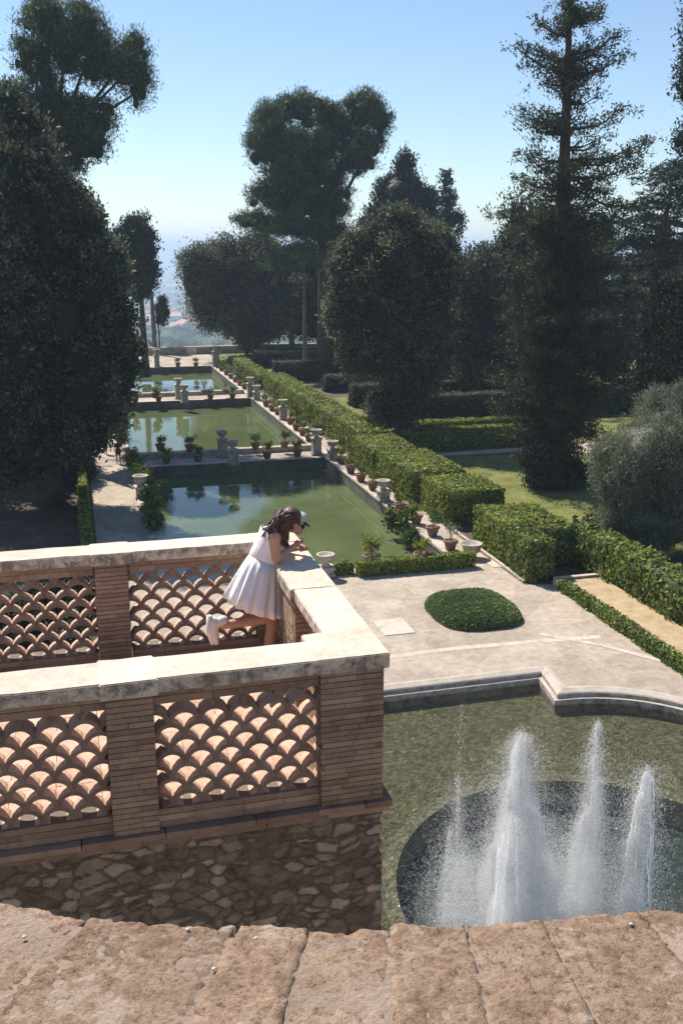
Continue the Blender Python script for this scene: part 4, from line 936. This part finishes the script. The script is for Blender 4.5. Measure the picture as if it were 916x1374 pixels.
T('ilex_tree', LB_(64, [(-170, 430, 90, 110, 0), (-100, 540, 70, 60, -2)]), 'ilex2', (-9.5, 65, G0), 'unseen holm oak added outside the left edge to shade the ground', tr=.6, nleaf=22000, L=.45, Wd=.22, sigma=.5, group='holm oaks of the garden')  # unseen tree added to cast shade on the left soil
T('ilex_tree', LB_(73, [(-60, 450, 80, 80, 0), (-70, 530, 70, 60, 0), (-20, 540, 50, 50, 1)]), 'ilex2', (-6.5, 73, G0), 'dark holm oak added behind the huge left one for more shade', tr=.5, nleaf=18000, L=.45, Wd=.22, sigma=.5, group='holm oaks of the garden')  # added to throw more shade on the soil by the path
T('ilex_tree', LB_(80, [(-90, 420, 90, 110, 0), (-60, 300, 70, 80, 2)]), 'ilex2', (-9, 80, G0), 'unseen holm oak added for shade behind the other one outside the left edge', tr=.5, nleaf=16000, L=.45, Wd=.22, sigma=.5, group='holm oaks of the garden')  # unseen tree, added to cast shadows from beyond the frame
T('evergreen_shrub', LB_(40, [(20, 820, 60, 45, 0), (80, 790, 45, 40, 1), (90, 860, 40, 40, -1), (10, 880, 60, 40, -1)]), 'ilex2', (-1.6, 40, G0), 'dark evergreen shrub seen through the left bay of the rear lattice', cat='shrub', tr=.15, nleaf=14000, L=.2, Wd=.1, sigma=.22)
T('pine_tree', LB_(88, [(88, 55, 52, 55, 0), (60, 30, 28, 30, 0), (125, 60, 28, 45, 0), (168, 100, 32, 28, 0), (190, 120, 14, 28, 1), (35, 75, 18, 22, 0), (180, 68, 18, 20, 0), (135, 165, 26, 28, 0), (110, 200, 28, 24, 0), (70, 150, 24, 26, 2), (30, 130, 30, 18, -2), (130, 195, 18, 16, 0), (62, 110, 18, 18, 0), (50, 170, 42, 36, 0), (100, 160, 34, 30, 0), (60, 220, 50, 36, 0), (90, 200, 34, 26, 1)]), 'pine', (-.2, 88, G0),
  'tall umbrella pine rising above the left holm oak', tr=.5, top=at(80, 60, 88), forks=at(76, 170, 88), nleaf=60000, L=.36, Wd=.065, sigma=.42, upb=.8, rnd=.6, flat=.6, core=.5, puffs=10, group='tall pines')
T('cypress_tree', LB_(124, [(186, 312, 17, 20, 0), (186, 345, 27, 36, 0), (187, 380, 24, 28, 0), (178, 330, 20, 26, 0)]), 'cypress', (8.6, 124, G0),
  'broad topped cypress with bare trunk left of the valley view', tr=.4, nleaf=14000, L=.42, Wd=.15, sigma=.4, upb=.9, core=.8)
o = empty('dead_tree', at(208, 482, 148), 'bare grey dead trunk standing at the far wall', 'tree'); p = Vector(o.location)
trunk('trunk', p, [p + Vector((0, -.5, -.6)), p + Vector((.05, 0, 4)), p + Vector((-.1, 0, 9.8))], [.36, .33, .26], o, 'palebark', [([p + Vector((0, 0, 3)), p + Vector((.6, 0, 4.3))], [.08, .04]), ([p + Vector((0, 0, 6)), p + Vector((-.4, 0, 6.8))], [.06, .03])])
T('cypress_tree', LB_(150, [(218, 410, 6, 12, 0), (217, 422, 8.5, 14, 0)]), 'cypress', at(215, 484, 150), 'small dark cypress with thin bare stem beside the dead trunk', tr=.12, nleaf=2200, L=.4, Wd=.15, sigma=.22, upb=.9, core=.85, puffs=0)
# middle group
T('ilex_tree', LB_(138, [(265, 375, 26, 34, 0), (300, 360, 38, 34, 2), (345, 365, 40, 42, 0), (280, 410, 28, 26, 0), (330, 420, 45, 42, 0), (375, 400, 36, 46, 0), (262, 350, 18, 16, 0)]), 'ilex', at(345, 484, 138),
  'wide spreading holm oak with leaning trunks at the far terrace', tr=.6, top=at(330, 400, 138), nleaf=56000, L=.34, Wd=.16, sigma=.6, group='holm oaks of the garden', forks=at(335, 465, 138))
for (ub, vb, ut, vt, r_) in ((331, 480, 290, 430, .45),):
    pass
T('pine_tree', LB_(121, [(368, 170, 32, 24, 0), (405, 150, 32, 22, 1), (445, 168, 26, 22, 2), (486, 152, 32, 24, 0), (510, 172, 13, 17, 0), (352, 195, 22, 24, 0), (395, 200, 42, 30, 0), (470, 200, 36, 26, 1), (380, 240, 40, 28, 0), (432, 232, 34, 32, 1), (486, 222, 16, 12, 0), (362, 268, 26, 20, 0), (410, 275, 40, 28, 0), (450, 272, 24, 26, 1), (338, 298, 22, 13, 0), (378, 308, 34, 16, 2), (432, 315, 36, 20, 0), (466, 322, 17, 11, 2)]), 'pine', atz(433, 492, G0),
  'great wide crowned pine with thick dark trunk in the middle', tr=.75, top=at(430, 190, 121), forks=at(428, 300, 121), nleaf=80000, L=.42, Wd=.08, sigma=.36, upb=.9, rnd=.55, flat=.8, core=.5, puffs=11, pr=.42, group='tall pines')
T('pine_tree', LB_(119, [(385, 300, 30, 16, 0), (425, 310, 26, 14, 0), (400, 345, 34, 20, 0), (372, 350, 20, 12, 1)]), 'pine', atz(410, 500, G0),
  'slender pine with a thin pale trunk in front of the great pine', tr=.28, top=at(407, 300, 119), forks=at(408, 360, 119), barkm='palebark', nleaf=11000, L=.45, Wd=.08, sigma=.5, upb=.7, flat=.5, core=0, group='tall pines')
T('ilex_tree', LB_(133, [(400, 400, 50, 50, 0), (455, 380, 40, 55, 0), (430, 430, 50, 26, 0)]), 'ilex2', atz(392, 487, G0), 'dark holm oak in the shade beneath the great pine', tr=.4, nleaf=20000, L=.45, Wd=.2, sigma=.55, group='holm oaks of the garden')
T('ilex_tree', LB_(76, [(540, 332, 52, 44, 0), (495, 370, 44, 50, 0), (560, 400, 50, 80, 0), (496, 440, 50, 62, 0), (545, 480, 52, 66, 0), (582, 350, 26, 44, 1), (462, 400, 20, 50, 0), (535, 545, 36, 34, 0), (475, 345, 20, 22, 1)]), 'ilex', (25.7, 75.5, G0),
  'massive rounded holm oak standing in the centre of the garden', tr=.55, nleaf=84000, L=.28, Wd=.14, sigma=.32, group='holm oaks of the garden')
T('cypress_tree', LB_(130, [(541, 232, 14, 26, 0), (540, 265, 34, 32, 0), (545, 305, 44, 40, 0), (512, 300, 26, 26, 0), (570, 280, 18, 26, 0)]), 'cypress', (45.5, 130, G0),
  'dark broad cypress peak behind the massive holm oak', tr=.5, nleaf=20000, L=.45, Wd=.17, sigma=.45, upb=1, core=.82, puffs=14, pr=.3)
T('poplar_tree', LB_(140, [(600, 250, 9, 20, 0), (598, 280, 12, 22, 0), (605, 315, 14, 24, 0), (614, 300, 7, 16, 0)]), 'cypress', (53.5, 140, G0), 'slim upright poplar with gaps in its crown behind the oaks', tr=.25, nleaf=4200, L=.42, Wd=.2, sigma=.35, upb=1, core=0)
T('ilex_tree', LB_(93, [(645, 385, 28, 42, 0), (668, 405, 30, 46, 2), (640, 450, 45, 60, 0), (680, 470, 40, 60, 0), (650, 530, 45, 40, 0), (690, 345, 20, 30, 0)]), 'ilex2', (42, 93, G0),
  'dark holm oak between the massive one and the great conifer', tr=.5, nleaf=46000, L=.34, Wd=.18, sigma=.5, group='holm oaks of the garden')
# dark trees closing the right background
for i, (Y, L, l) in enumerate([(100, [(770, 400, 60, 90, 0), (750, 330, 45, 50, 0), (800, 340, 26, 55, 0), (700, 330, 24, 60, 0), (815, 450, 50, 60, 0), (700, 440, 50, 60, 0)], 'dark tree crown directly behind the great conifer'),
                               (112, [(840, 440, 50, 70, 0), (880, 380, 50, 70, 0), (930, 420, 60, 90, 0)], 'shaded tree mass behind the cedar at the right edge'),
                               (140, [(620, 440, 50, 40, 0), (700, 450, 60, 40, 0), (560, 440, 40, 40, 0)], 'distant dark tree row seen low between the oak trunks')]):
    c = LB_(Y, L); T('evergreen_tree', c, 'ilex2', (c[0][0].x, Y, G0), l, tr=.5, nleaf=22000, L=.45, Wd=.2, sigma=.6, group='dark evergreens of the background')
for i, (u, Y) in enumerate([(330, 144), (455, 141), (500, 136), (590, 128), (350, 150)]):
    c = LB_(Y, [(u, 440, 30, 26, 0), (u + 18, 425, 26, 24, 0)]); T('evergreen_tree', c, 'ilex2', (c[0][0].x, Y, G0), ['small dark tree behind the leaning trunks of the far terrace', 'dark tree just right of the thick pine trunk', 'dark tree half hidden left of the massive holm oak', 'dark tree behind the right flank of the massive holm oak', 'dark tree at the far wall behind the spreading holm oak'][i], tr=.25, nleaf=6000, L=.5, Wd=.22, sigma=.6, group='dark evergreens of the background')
# yellow-lit foliage glimpsed at right
T('broadleaf_tree', LB_(104, [(850, 400, 16, 20, 0), (845, 420, 12, 14, 0)]), 'yellowleaf', (at(850, 400, 104).x, 104, G0), 'small sunlit yellow green tree glimpsed under the cedar', tr=.15, nleaf=2500, L=.35, Wd=.2, sigma=.5, core=.7)
# cedar: flat tiers of drooping branches
o = empty('cedar_tree', (50.5, 82, G0), 'dark cedar with flat drooping tiers at the right edge', 'tree'); org = Vector(o.location)
m_ = MB(org); tb = org; tp = at(905, 215, 82); tp.x = max(tp.x, 50.5); m_.tube([tb, tb.lerp(tp, .5), tp], [.6, .4, .1], 9); C = []; D = []
for k in range(90):
    t = random.uniform(.32, 1); z = tb.z + (tp.z - tb.z) * t; an = random.uniform(0, 6.28); ln = (9.5 * (1 - t) + 2.2) * random.uniform(.7, 1.1)
    s0 = Vector((tb.lerp(tp, t).x, tb.lerp(tp, t).y, z)); d = Vector((math.cos(an), math.sin(an), .1)); e = s0 + d * ln + Vector((0, 0, -.22 * ln * .6))
    midp = s0.lerp(e, .5) + Vector((0, 0, .5)); m_.tube([s0, midp, e], [.09, .05, .015], 5)
    for q in np.linspace(.25, 1, int(ln * 1.6)):
        pt = (s0.lerp(midp, q * 2) if q < .5 else midp.lerp(e, q * 2 - 1)) - org; sp = .9 * (1.2 - q) + .25
        for _ in range(4): C.append([pt.x + random.gauss(0, sp), pt.y + random.gauss(0, sp), pt.z + random.gauss(0, .12) - .1]); D.append([d.x, d.y, -.15])
m_.build('trunk', M['bark'], o, True); C = np.array(C); D = np.array(D)
P, A, B, cl = leaves(C, D, 14, .3, .42, .1, 0, .45, .3); link('crown', quads_mesh('crown', P, A, B, cl), M['cedar'], o)
# right-edge trees
T('conifer_tree', LB_(64, [(928, 60, 12, 50, 0), (926, 110, 16, 30, 0), (935, 190, 28, 26, 0), (940, 260, 34, 26, 0)]), 'cypress', (at(945, 300, 64).x, 64, G0), 'tall conifer only showing branch tips at the right frame edge', tr=.4, top=at(945, 10, 64), nleaf=9000, L=.3, Wd=.1, sigma=.35, core=.6)
T('cypress_tree', LB_(60, [(872, 440, 10, 40, 0), (870, 500, 15, 50, 0), (872, 545, 15, 30, 0)]), 'cypress', (at(872, 560, 60).x, 60, G0), 'narrow dark cypress in front of the cedar', tr=.2, nleaf=7000, L=.26, Wd=.1, sigma=.22, upb=1, core=.9, puffs=0)
T('grey_leaf_tree', LB_(52, [(905, 400, 26, 38, 0), (885, 430, 18, 22, 0), (910, 470, 34, 40, 0), (888, 500, 30, 26, 0), (930, 430, 40, 70, 1)]), 'ilex', (at(925, 560, 52).x, 52, G0), 'silvery leafed tree at the right frame edge above the olive', tr=.3, nleaf=26000, L=.2, Wd=.1, sigma=.3)
T('olive_tree', LB_(42, [(870, 610, 60, 60, 0), (905, 580, 50, 55, 1), (845, 650, 52, 55, 0), (910, 660, 60, 65, 0), (880, 700, 60, 45, -.5), (835, 690, 30, 32, 0)]), 'olive', (27.6, 42.5, G0),
  'large round grey green olive tree at the right', tr=.35, nleaf=110000, L=.16, Wd=.034, sigma=.17, upb=.8, rnd=.55, core=.8, per=26, flat=1.0, puffs=7, pr=.42)
# great conifer: separate limbs so that sky shows between the upper ones
base = Vector((29.9, 57.6, G0)); topp = at(766, -45, 57.6)
o = empty('redwood_tree', base, 'towering conifer with sparse upper branches on the right lawn', 'tree')
m_ = MB(base); H = topp.z - base.z; axis = lambda t: base.lerp(topp, t)
m_.tube([axis(t) + (Vector((0, 0, -.3)) if t == 0 else Vector()) for t in (0, .04, .12, .3, .6, .85, 1)], [1.25, .95, .75, .6, .38, .2, .05], 14)
prof = [(-30, 30), (20, 52), (60, 74), (110, 66), (150, 66), (200, 96), (250, 92), (290, 98), (330, 92), (420, 80), (520, 84), (575, 72), (615, 52), (645, 40)]
def halfw(v):
    for (a, wa), (b_, wb) in zip(prof, prof[1:]):
        if v <= b_: return wa + (wb - wa) * (v - a) / (b_ - a)
    return 38
C, D, SG = [], [], []
def limb(s0, tipp, r0, tufts, sg, droop=.12):
    d = tipp - s0; ln = d.length; mid_ = s0.lerp(tipp, .55) + Vector((0, 0, -droop * ln)); m_.tube([s0, mid_, tipp], [r0, r0 * .6, .015], 5)
    for q in np.linspace(.22, 1.0, max(3, int(ln * tufts))):
        pt = (s0.lerp(mid_, q / .55) if q < .55 else mid_.lerp(tipp, (q - .55) / .45)) - base; w_ = .28 + .45 * math.sin(q * 2.6)
        for _ in range(3): C.append([pt.x + random.gauss(0, w_ * .7), pt.y + random.gauss(0, w_ * .7), pt.z + random.gauss(.05, sg * .6)]); D.append([d.x / ln, d.y / ln, .25])
for k in range(370):
    v = random.uniform(290, 610) if k % 10 < 8 else random.uniform(-20, 330); z = at(760, v, 57.6).z; t = (z - base.z) / H; s0 = axis(t); an = random.uniform(0, 6.28)
    s = dep(s0) / F; wd = halfw(v) * s * (random.uniform(.2, 1.05) if v > 300 else random.uniform(.5, 1.05)) * (1 if v > 330 else (.75 + .3 * noise.noise(Vector((v * .05, an * 1.3, 0)))))
    d = Vector((math.cos(an), math.sin(an), 0)); rise = .10 if v < 330 else -.1
    limb(s0 + Vector((0, 0, -.25 * wd * .5)), s0 + d * wd + Vector((0, 0, rise * wd)), .09 if v < 500 else .06, 1.9 if v > 330 else 1.6, .3)
for (u, v, vs_) in [(690, 62, 100), (830, 45, 75), (838, 75, 105), (700, 145, 175), (836, 148, 175), (866, 190, 215), (852, 222, 240), (690, 238, 255), (664, 285, 300), (846, 280, 245), (815, 260, 230), (722, 30, 50), (800, 12, 30), (705, 210, 235), (848, 205, 222)]:
    z = at(762, vs_, 57.6).z; t = (z - base.z) / H; limb(axis(t), at(u, v, 57.6 + random.uniform(-1.5, 1.5)), .11, 2.6, .24, .08)
m_.build('trunk', M['bark'], o, True); C = np.array(C); D = np.array(D)
P, A, B, cl = leaves(C, D, 24, .22, .24, .075, .35, .6, .8)
keep = rng.random(len(P)) < 1
link('crown', quads_mesh('crown', P[keep], A[keep], B[keep], cl[keep]), M['redwood'], o)
# dark ivy and low growth at its foot
T('leafy_shrub', LB_(57, [(742, 632, 40, 22, 0), (720, 622, 18, 26, -.5), (770, 640, 24, 16, 0)]), 'ilex2', (29.9, 56.2, G0), 'dark shrubby growth round the foot of the towering conifer', cat='shrub', tr=.1, nleaf=9000, L=.2, Wd=.1, sigma=.22)
T('leafy_shrub', LB_(66, [(55, 622, 30, 20, 0), (85, 618, 28, 22, 0), (105, 632, 18, 16, 0)]), 'ilex2', (-2.5, 66, G0), 'dark shrub mass under the huge left holm oak', cat='shrub', tr=.1, nleaf=8000, L=.22, Wd=.12, sigma=.3)

# ------------------------------------------------------------------ far valley: woods and houses
n = 5200; yy = 260 * (7000 / 260) ** rng.random(n); xx = yy * rng.uniform(-.02, .42, n); C = []; 
for x, y in zip(xx, yy):
    if noise.noise(Vector((x / 140, y / 200, 5))) > -.12: C.append([x, y, tz(x, y) + 2.2])
C = np.array(C); per = 26; sc = np.repeat(np.clip(C[:, 1:2] / 900, .9, 3.4), per, 0)
P = np.repeat(C, per, 0) + rng.normal(0, 1, (len(C) * per, 3)) * sc * np.array([1.8, 1.8, 1.1]); ax = unit(rng.normal(0, 1, P.shape)); b_ = unit(np.cross(ax, rng.normal(0, 1, P.shape)))
me = quads_mesh('woodland', P, ax * sc * .9, b_ * sc * .7, np.clip(np.repeat(rng.uniform(.1, .9, len(C)), per) + rng.normal(0, .1, len(P)), 0, 1)); tag(link('woodland', me, M['farleaf']), kind='stuff')
hw = plain('house_wall', (.62, .55, .46)); hr = plain('house_roof', (.36, .17, .11)); hp = None
for k in range(110):
    y = 1500 * (7500 / 1500) ** random.random(); x = y * random.uniform(.05, .19); z = tz(x, y)
    if hp is None:
        hp = empty('house', (x, y, z), 'tiny pale house with red roof far off in the hazy valley', 'house', 'houses in the valley')
        m_ = MB(); m_.box((-9, -6, -4), (9, 6, 6)); m_.build('wall', hw, hp); m_ = MB(); m_.add([(-10, -7, 6.02), (10, -7, 6.02), (10, 7, 6.02), (-10, 7, 6.02), (-7, 0, 9.5), (7, 0, 9.5)], [(0, 1, 5, 4), (2, 3, 4, 5), (1, 2, 5), (3, 0, 4), (3, 2, 1, 0)]); m_.build('roof', hr, hp); c = hp
    else: c = copy_tree(hp, (x, y, z), random.uniform(0, 3.1), random.uniform(.8, 1.9) * (1 + y / 9000))

# ------------------------------------------------------------------ people
def remeshed(name, caps, balls, mat, parent, org, vox=.008, smooth=4, extra=None):
    m_ = MB(org)
    for p0, r0, p1, r1 in caps:
        p0, p1 = Vector(p0), Vector(p1); L = (p1 - p0).length; k = max(2, int(L / .03)); m_.tube([p0.lerp(p1, i / k) for i in range(k + 1)], [r0 + (r1 - r0) * i / k for i in range(k + 1)], 14)
        m_.ico(p0, r0, 2); m_.ico(p1, r1, 2)
    for c, r_ in balls: m_.ico(c, r_, 3)
    ob = m_.build(name, mat, parent, True)
    md = ob.modifiers.new('remesh', 'REMESH'); md.mode = 'VOXEL'; md.voxel_size = vox; md.use_smooth_shade = True
    if smooth: s_ = ob.modifiers.new('smooth', 'SMOOTH'); s_.iterations = smooth; s_.factor = .5
    return ob
skin = plain('skin', (.50, .27, .185), .5, .3, .06); hairm = plain('dark_hair', (.085, .048, .032), .5, .35, .4, 60)
dress_m = plain('white_dress', (.86, .82, .80), .8, .2, .05, 22, .5); shoe_m = plain('white_shoe', (.72, .64, .60), .6, .3, .05)
sock_m = shoe_m; black = plain('black_cloth', (.02, .02, .022), .5, .4); capm = plain('pale_mesh_cap', (.42, .45, .38), .7, .2, .25, 90)
YW = 7.76
q = lambda u, v, dy=0: at(u, v, YW + dy)
wo_ = q(357, 905); wo_.z = ZB
pw = empty('person', wo_, 'woman in a short white dress leaning over the balustrade, one foot lifted', 'person')
hipc = q(352, 782); chest = q(357, 728); neckb = q(373, 714); head = q(393, 699)
sR, sL = q(368, 722, -.15), q(375, 719, .14)
eR, eL = q(371, 750, -.17), q(385, 748, .13); 
eR.z = max(eR.z, ZT + .035); eL.z = max(eL.z, ZT + .035)
hR, hL = q(394, 733, -.05), q(398, 736, .06)
kS = q(366, 838, .07); aS = q(357, 898, .07); aS.z = ZB + .08; kR = q(362, 828, -.09); aR = q(300, 839, -.10)
caps = [(hipc, .115, q(354, 755), .09), (q(354, 755), .09, q(361, 730), .095), (q(361, 730), .095, neckb, .06), (neckb, .05, head, .05),
        (sR, .048, eR, .038), (eR, .036, hR, .023), (sL, .046, eL, .036), (eL, .035, hL, .023),
        (hipc + Vector((0, .08, 0)), .088, kS, .055), (kS, .052, aS.lerp(kS, .55), .052), (aS.lerp(kS, .55), .05, aS, .034),
        (hipc + Vector((0, -.08, 0)), .088, kR, .056), (kR, .054, aR.lerp(kR, .6), .05), (aR.lerp(kR, .6), .048, aR, .034), (sR, .055, sL, .055)]
hd = Vector((.62, .1, -.42)).normalized()         # where the face points
balls = [(head, (.085, .078, .10)), (head + hd * .055 + Vector((0, 0, -.045)), (.05, .045, .05)), (head + hd * .104 + Vector((0, 0, -.012)), (.017, .012, .015)),
         (head + hd * .092 + Vector((0, 0, -.055)), (.015, .022, .012)), (head + Vector((0, -.078, -.01)), (.02, .012, .03)), (aS + Vector((.07, 0, -.05)), (.10, .04, .03))]
# hands: palm, four fingers, thumb
for h_, e_, s_ in ((hR, eR, -1), (hL, eL, 1)):
    d = (h_ - e_).normalized(); sd_ = Vector((0, 1, 0)); pal = h_ + d * .045; balls.append((pal, (.03, .038, .03)))
    for k, ln in enumerate((.062, .072, .068, .054)):
        b0 = pal + sd_ * (k - 1.5) * .019 + d * .022; b1 = b0 + d * ln * .45 + Vector((.012, 0, 0)); b2 = b1 + (d * .3 + Vector((-.6, 0, .55 if s_ < 0 else .4))).normalized() * ln * .5
        caps += [(b0, .0095, b1, .009), (b1, .009, b2, .0075)]
    t0 = pal - sd_ * s_ * .03 - d * .02; t1 = t0 - sd_ * s_ * .02 + d * .035; caps += [(t0, .012, t1, .0105), (t1, .0105, t1 + d * .025, .0085)]
body = remeshed('body', caps, balls, skin, pw, wo_, .0065, 3)
def loft(name, rings, mat, parent, org, n=64, fold=0, nf=11, smooth=True, th=.004, cap=False):
    """rings: (centre, axisA, axisB) ellipse vectors"""
    m_ = MB(org); vs = []
    for i, (c, a, b_) in enumerate(rings):
        t = i / (len(rings) - 1)
        for k in range(n):
            an = 2 * math.pi * k / n; f_ = 1 + fold * t * (math.sin(an * nf + .6 * math.sin(an * 3)) * .6 + .4 * math.sin(an * (nf + 6) + 1))
            vs.append(Vector(c) + (Vector(a) * math.cos(an) + Vector(b_) * math.sin(an)) * f_)
    m = len(rings); fs = [(i * n + k, i * n + (k + 1) % n, (i + 1) * n + (k + 1) % n, (i + 1) * n + k) for i in range(m - 1) for k in range(n)]
    if cap: fs += [tuple(range(n - 1, -1, -1)), tuple(range((m - 1) * n, m * n))]
    m_.add(vs, fs); ob = m_.build(name, mat, parent, smooth)
    if th: s_ = ob.modifiers.new('thick', 'SOLIDIFY'); s_.thickness = th; s_.offset = 0
    return ob
def ring(u0, v0, u1, v1, ry, dy=0):
    a = q(u0, v0, dy); b_ = q(u1, v1, dy); return ((a + b_) / 2, (b_ - a) / 2, Vector((0, ry, 0)))
dr = loft('dress', [ring(351, 708, 374, 716, .155), ring(347, 718, 379, 726, .16), ring(341, 731, 378, 742, .145), ring(336, 741, 377, 754, .125), ring(335, 745, 377, 758, .128)], dress_m, pw, wo_, 64, .02, 20)
sk = loft('skirt', [ring(335, 744, 377, 757, .13), ring(326, 758, 379, 773, .17), ring(316, 776, 381, 794, .205), ring(307, 794, 382, 813, .235), ring(303, 804, 383, 824, .25)], dress_m, pw, wo_, 200, .11, 15)
for s0_, s1_ in ((q(353, 709, -.11), q(372, 714, -.13)), (q(356, 708, .1), q(374, 712, .12))):
    m_ = MB(wo_); m_.tube([s0_, s0_.lerp(s1_, .5) + Vector((0, 0, .03)), s1_], .013, 8); m_.build('strap', dress_m, pw, True)
# shoes
m_ = MB(wo_); a = q(292, 826, -.10); t_ = q(289, 862, -.10)
sh = remeshed('shoe', [(q(300, 832, -.1), .042, q(287, 838, -.1), .04), (q(287, 834, -.1), .042, q(288, 850, -.1), .038), (q(288, 850, -.1), .036, q(290, 862, -.1), .024)], [], shoe_m, pw, wo_, .007, 3)
m_ = MB(wo_); m_.tube([q(281, 826, -.1), q(281, 848, -.1), q(285, 864, -.1)], [.024, .028, .018], 8); m_.build('sole', plain('sole', (.8, .78, .74)), sh, True)
sh2 = remeshed('shoe', [(aS + Vector((-.02, 0, -.03)), .045, aS + Vector((.13, 0, -.05)), .03)], [], shoe_m, pw, wo_, .008, 3)
# hair: scalp shell and long strands over the back and shoulder
m_ = MB(wo_); m_.ico(head + Vector((-.018, 0, .022)), (.098, .093, .103), 3, .5, .06, 6)
for k in range(210):
    an = random.uniform(-1, 1); s0 = head + Vector((random.uniform(-.09, .03), an * .082, random.uniform(.02, .10)))
    near_ = random.random() < .36
    if near_: e = q(random.uniform(374, 388), random.uniform(712, 734), -.09 + random.uniform(-.07, .05)); mi = q(random.uniform(376, 386), random.uniform(700, 708), -.12 + random.uniform(-.03, .04))
    else: e = q(random.uniform(350, 374), random.uniform(706, 726) , random.uniform(-.17, .12)); mi = q(random.uniform(368, 380), random.uniform(692, 705), random.uniform(-.14, .09))
    pts = [s0, s0.lerp(mi, .5) + Vector((0, 0, .018)), mi, mi.lerp(e, .5) + Vector((0, 0, random.uniform(-.005, .02))), e + Vector((0, 0, -.008))]
    m_.tube(pts, [.012, .016, .016, .013, .004], 5)
m_.build('hair', hairm, pw, True)
cb = head + Vector((.03, 0, .045))
m_ = MB(wo_); cx = hd.cross(Vector((0, 1, 0))).normalized()
if cx.z < 0: cx = -cx
m_.ico(head + hd * .048 + cx * .052, (.058, .074, .055), 3); cp = m_.build('cap', capm, pw, True)
m_ = MB(wo_); vs = []
for i in range(2):
    for k in range(9):
        an = (k / 8 - .5) * 2.2; rr_ = .078 if i == 0 else .135
        vs.append(head + hd * (rr_ * math.cos(an) + .02) + Vector((0, 1, 0)) * .085 * math.sin(an) * (1 if i == 0 else .95) + cx * (.045 - .02 * i))
m_.add(vs, [(k, k + 1, 10 + k, 9 + k) for k in range(8)]); br = m_.build('brim', black, cp, True); s_ = br.modifiers.new('t', 'SOLIDIFY'); s_.thickness = .008
m_ = MB(wo_)
for s_ in (-1, 1): m_.ico(head + hd * .096 + Vector((0, .032 * s_, .004)), (.016, .028, .02), 2); m_.tube([head + hd * .09 + Vector((0, .06 * s_, .004)), head + Vector((0, .085 * s_, .01))], .004, 5)
m_.build('sunglasses', black, pw, True)

def walker(loc, facing, top, bottom, label, h=1.72, bag=False):
    o = empty('person', loc, label, 'person', 'people walking on the left path', facing); s = h / 1.72
    c = [((0, 0, .98 * s), .13, (0, 0, 1.12 * s), .12), ((0, 0, 1.12 * s), .125, (0, .0, 1.36 * s), .15), ((0, 0, 1.42 * s), .07, (0, .02, 1.56 * s), .05), ((-.17, 0, 1.40 * s), .06, (.17, 0, 1.40 * s), .06),
         ((-.20, 0, 1.38 * s), .05, (-.25, .02, 1.10 * s), .04), ((-.25, .02, 1.10 * s), .038, (-.24, .12, .86 * s), .028), ((.20, 0, 1.38 * s), .05, (.25, -.02, 1.10 * s), .04), ((.25, -.02, 1.10 * s), .038, (.23, .10, .86 * s), .028),
         ((-.09, 0, .95 * s), .095, (-.10, .10, .50 * s), .06), ((-.10, .10, .50 * s), .058, (-.10, .04, .08), .038), ((.09, 0, .95 * s), .095, (.10, -.06, .50 * s), .06), ((.10, -.06, .50 * s), .058, (.10, -.18, .10), .038),
         ((-.10, .02, .05), .04, (-.10, .18, .035), .03), ((.10, -.20, .07), .04, (.10, -.06, .035), .03)]
    bl = [((0, .02, 1.62 * s), (.078, .095, .115)), ((0, .115, 1.61 * s), (.012, .016, .015)), ((-.24, .14, .80 * s), (.02, .03, .05)), ((.23, .12, .80 * s), (.02, .03, .05))]
    remeshed('body', c, bl, skin, o, (0, 0, 0), .014, 2)
    remeshed('shirt', [((0, 0, .98 * s), .150, (0, 0, 1.36 * s), .168), ((-.18, 0, 1.39 * s), .07, (.18, 0, 1.39 * s), .07), ((-.20, 0, 1.38 * s), .066, (-.24, .01, 1.20 * s), .058), ((.20, 0, 1.38 * s), .066, (.24, -.01, 1.20 * s), .058)], [], top, o, (0, 0, 0), .014, 2)
    remeshed('shorts', [((-.05, 0, .98 * s), .145, (.05, 0, .98 * s), .145), ((-.09, 0, .95 * s), .115, (-.10, .08, .60 * s), .09), ((.09, 0, .95 * s), .115, (.10, -.04, .60 * s), .09)], [], bottom, o, (0, 0, 0), .014, 2)
    m_ = MB(); m_.ico((0, 0, 1.65 * s), (.088, .10, .105), 3, .5, .08, 6); m_.build('hair', hairm, o, True)
    if bag: m_ = MB(); m_.ico((0, -.2, 1.2 * s), (.13, .09, .2), 3, .5, .1, 3); m_.build('backpack', black, o, True)
    return o
navy = plain('navy_cloth', (.03, .035, .055)); greyc = plain('grey_cloth', (.16, .16, .18)); whitec = plain('pale_cloth', (.5, .5, .52))
walker((2.72, 71.6, G0 + .006), .1, navy, black, 'walker in dark shirt and shorts on the left path, nearest', 1.78)
walker((1.95, 75.4, G0 + .006), -.2, greyc, navy, 'walker in grey shirt a few steps ahead on the left path', 1.66, True)

# ------------------------------------------------------------------ haze
m_ = MB(); m_.box((-60000, -40, -300), (70000, 80000, 60)); hz = m_.build('haze', None)
mm = bpy.data.materials.new('haze'); mm.use_nodes = True; n = mm.node_tree; n.nodes.clear()
pv = n.nodes.new('ShaderNodeVolumePrincipled'); ot = n.nodes.new('ShaderNodeOutputMaterial'); n.links.new(pv.outputs[0], ot.inputs['Volume'])
pv.inputs['Color'].default_value = (.62, .78, 1.0, 1); pv.inputs['Density'].default_value = .00032; pv.inputs['Anisotropy'].default_value = .2
hz.data.materials.append(mm); tag(hz, kind='stuff')
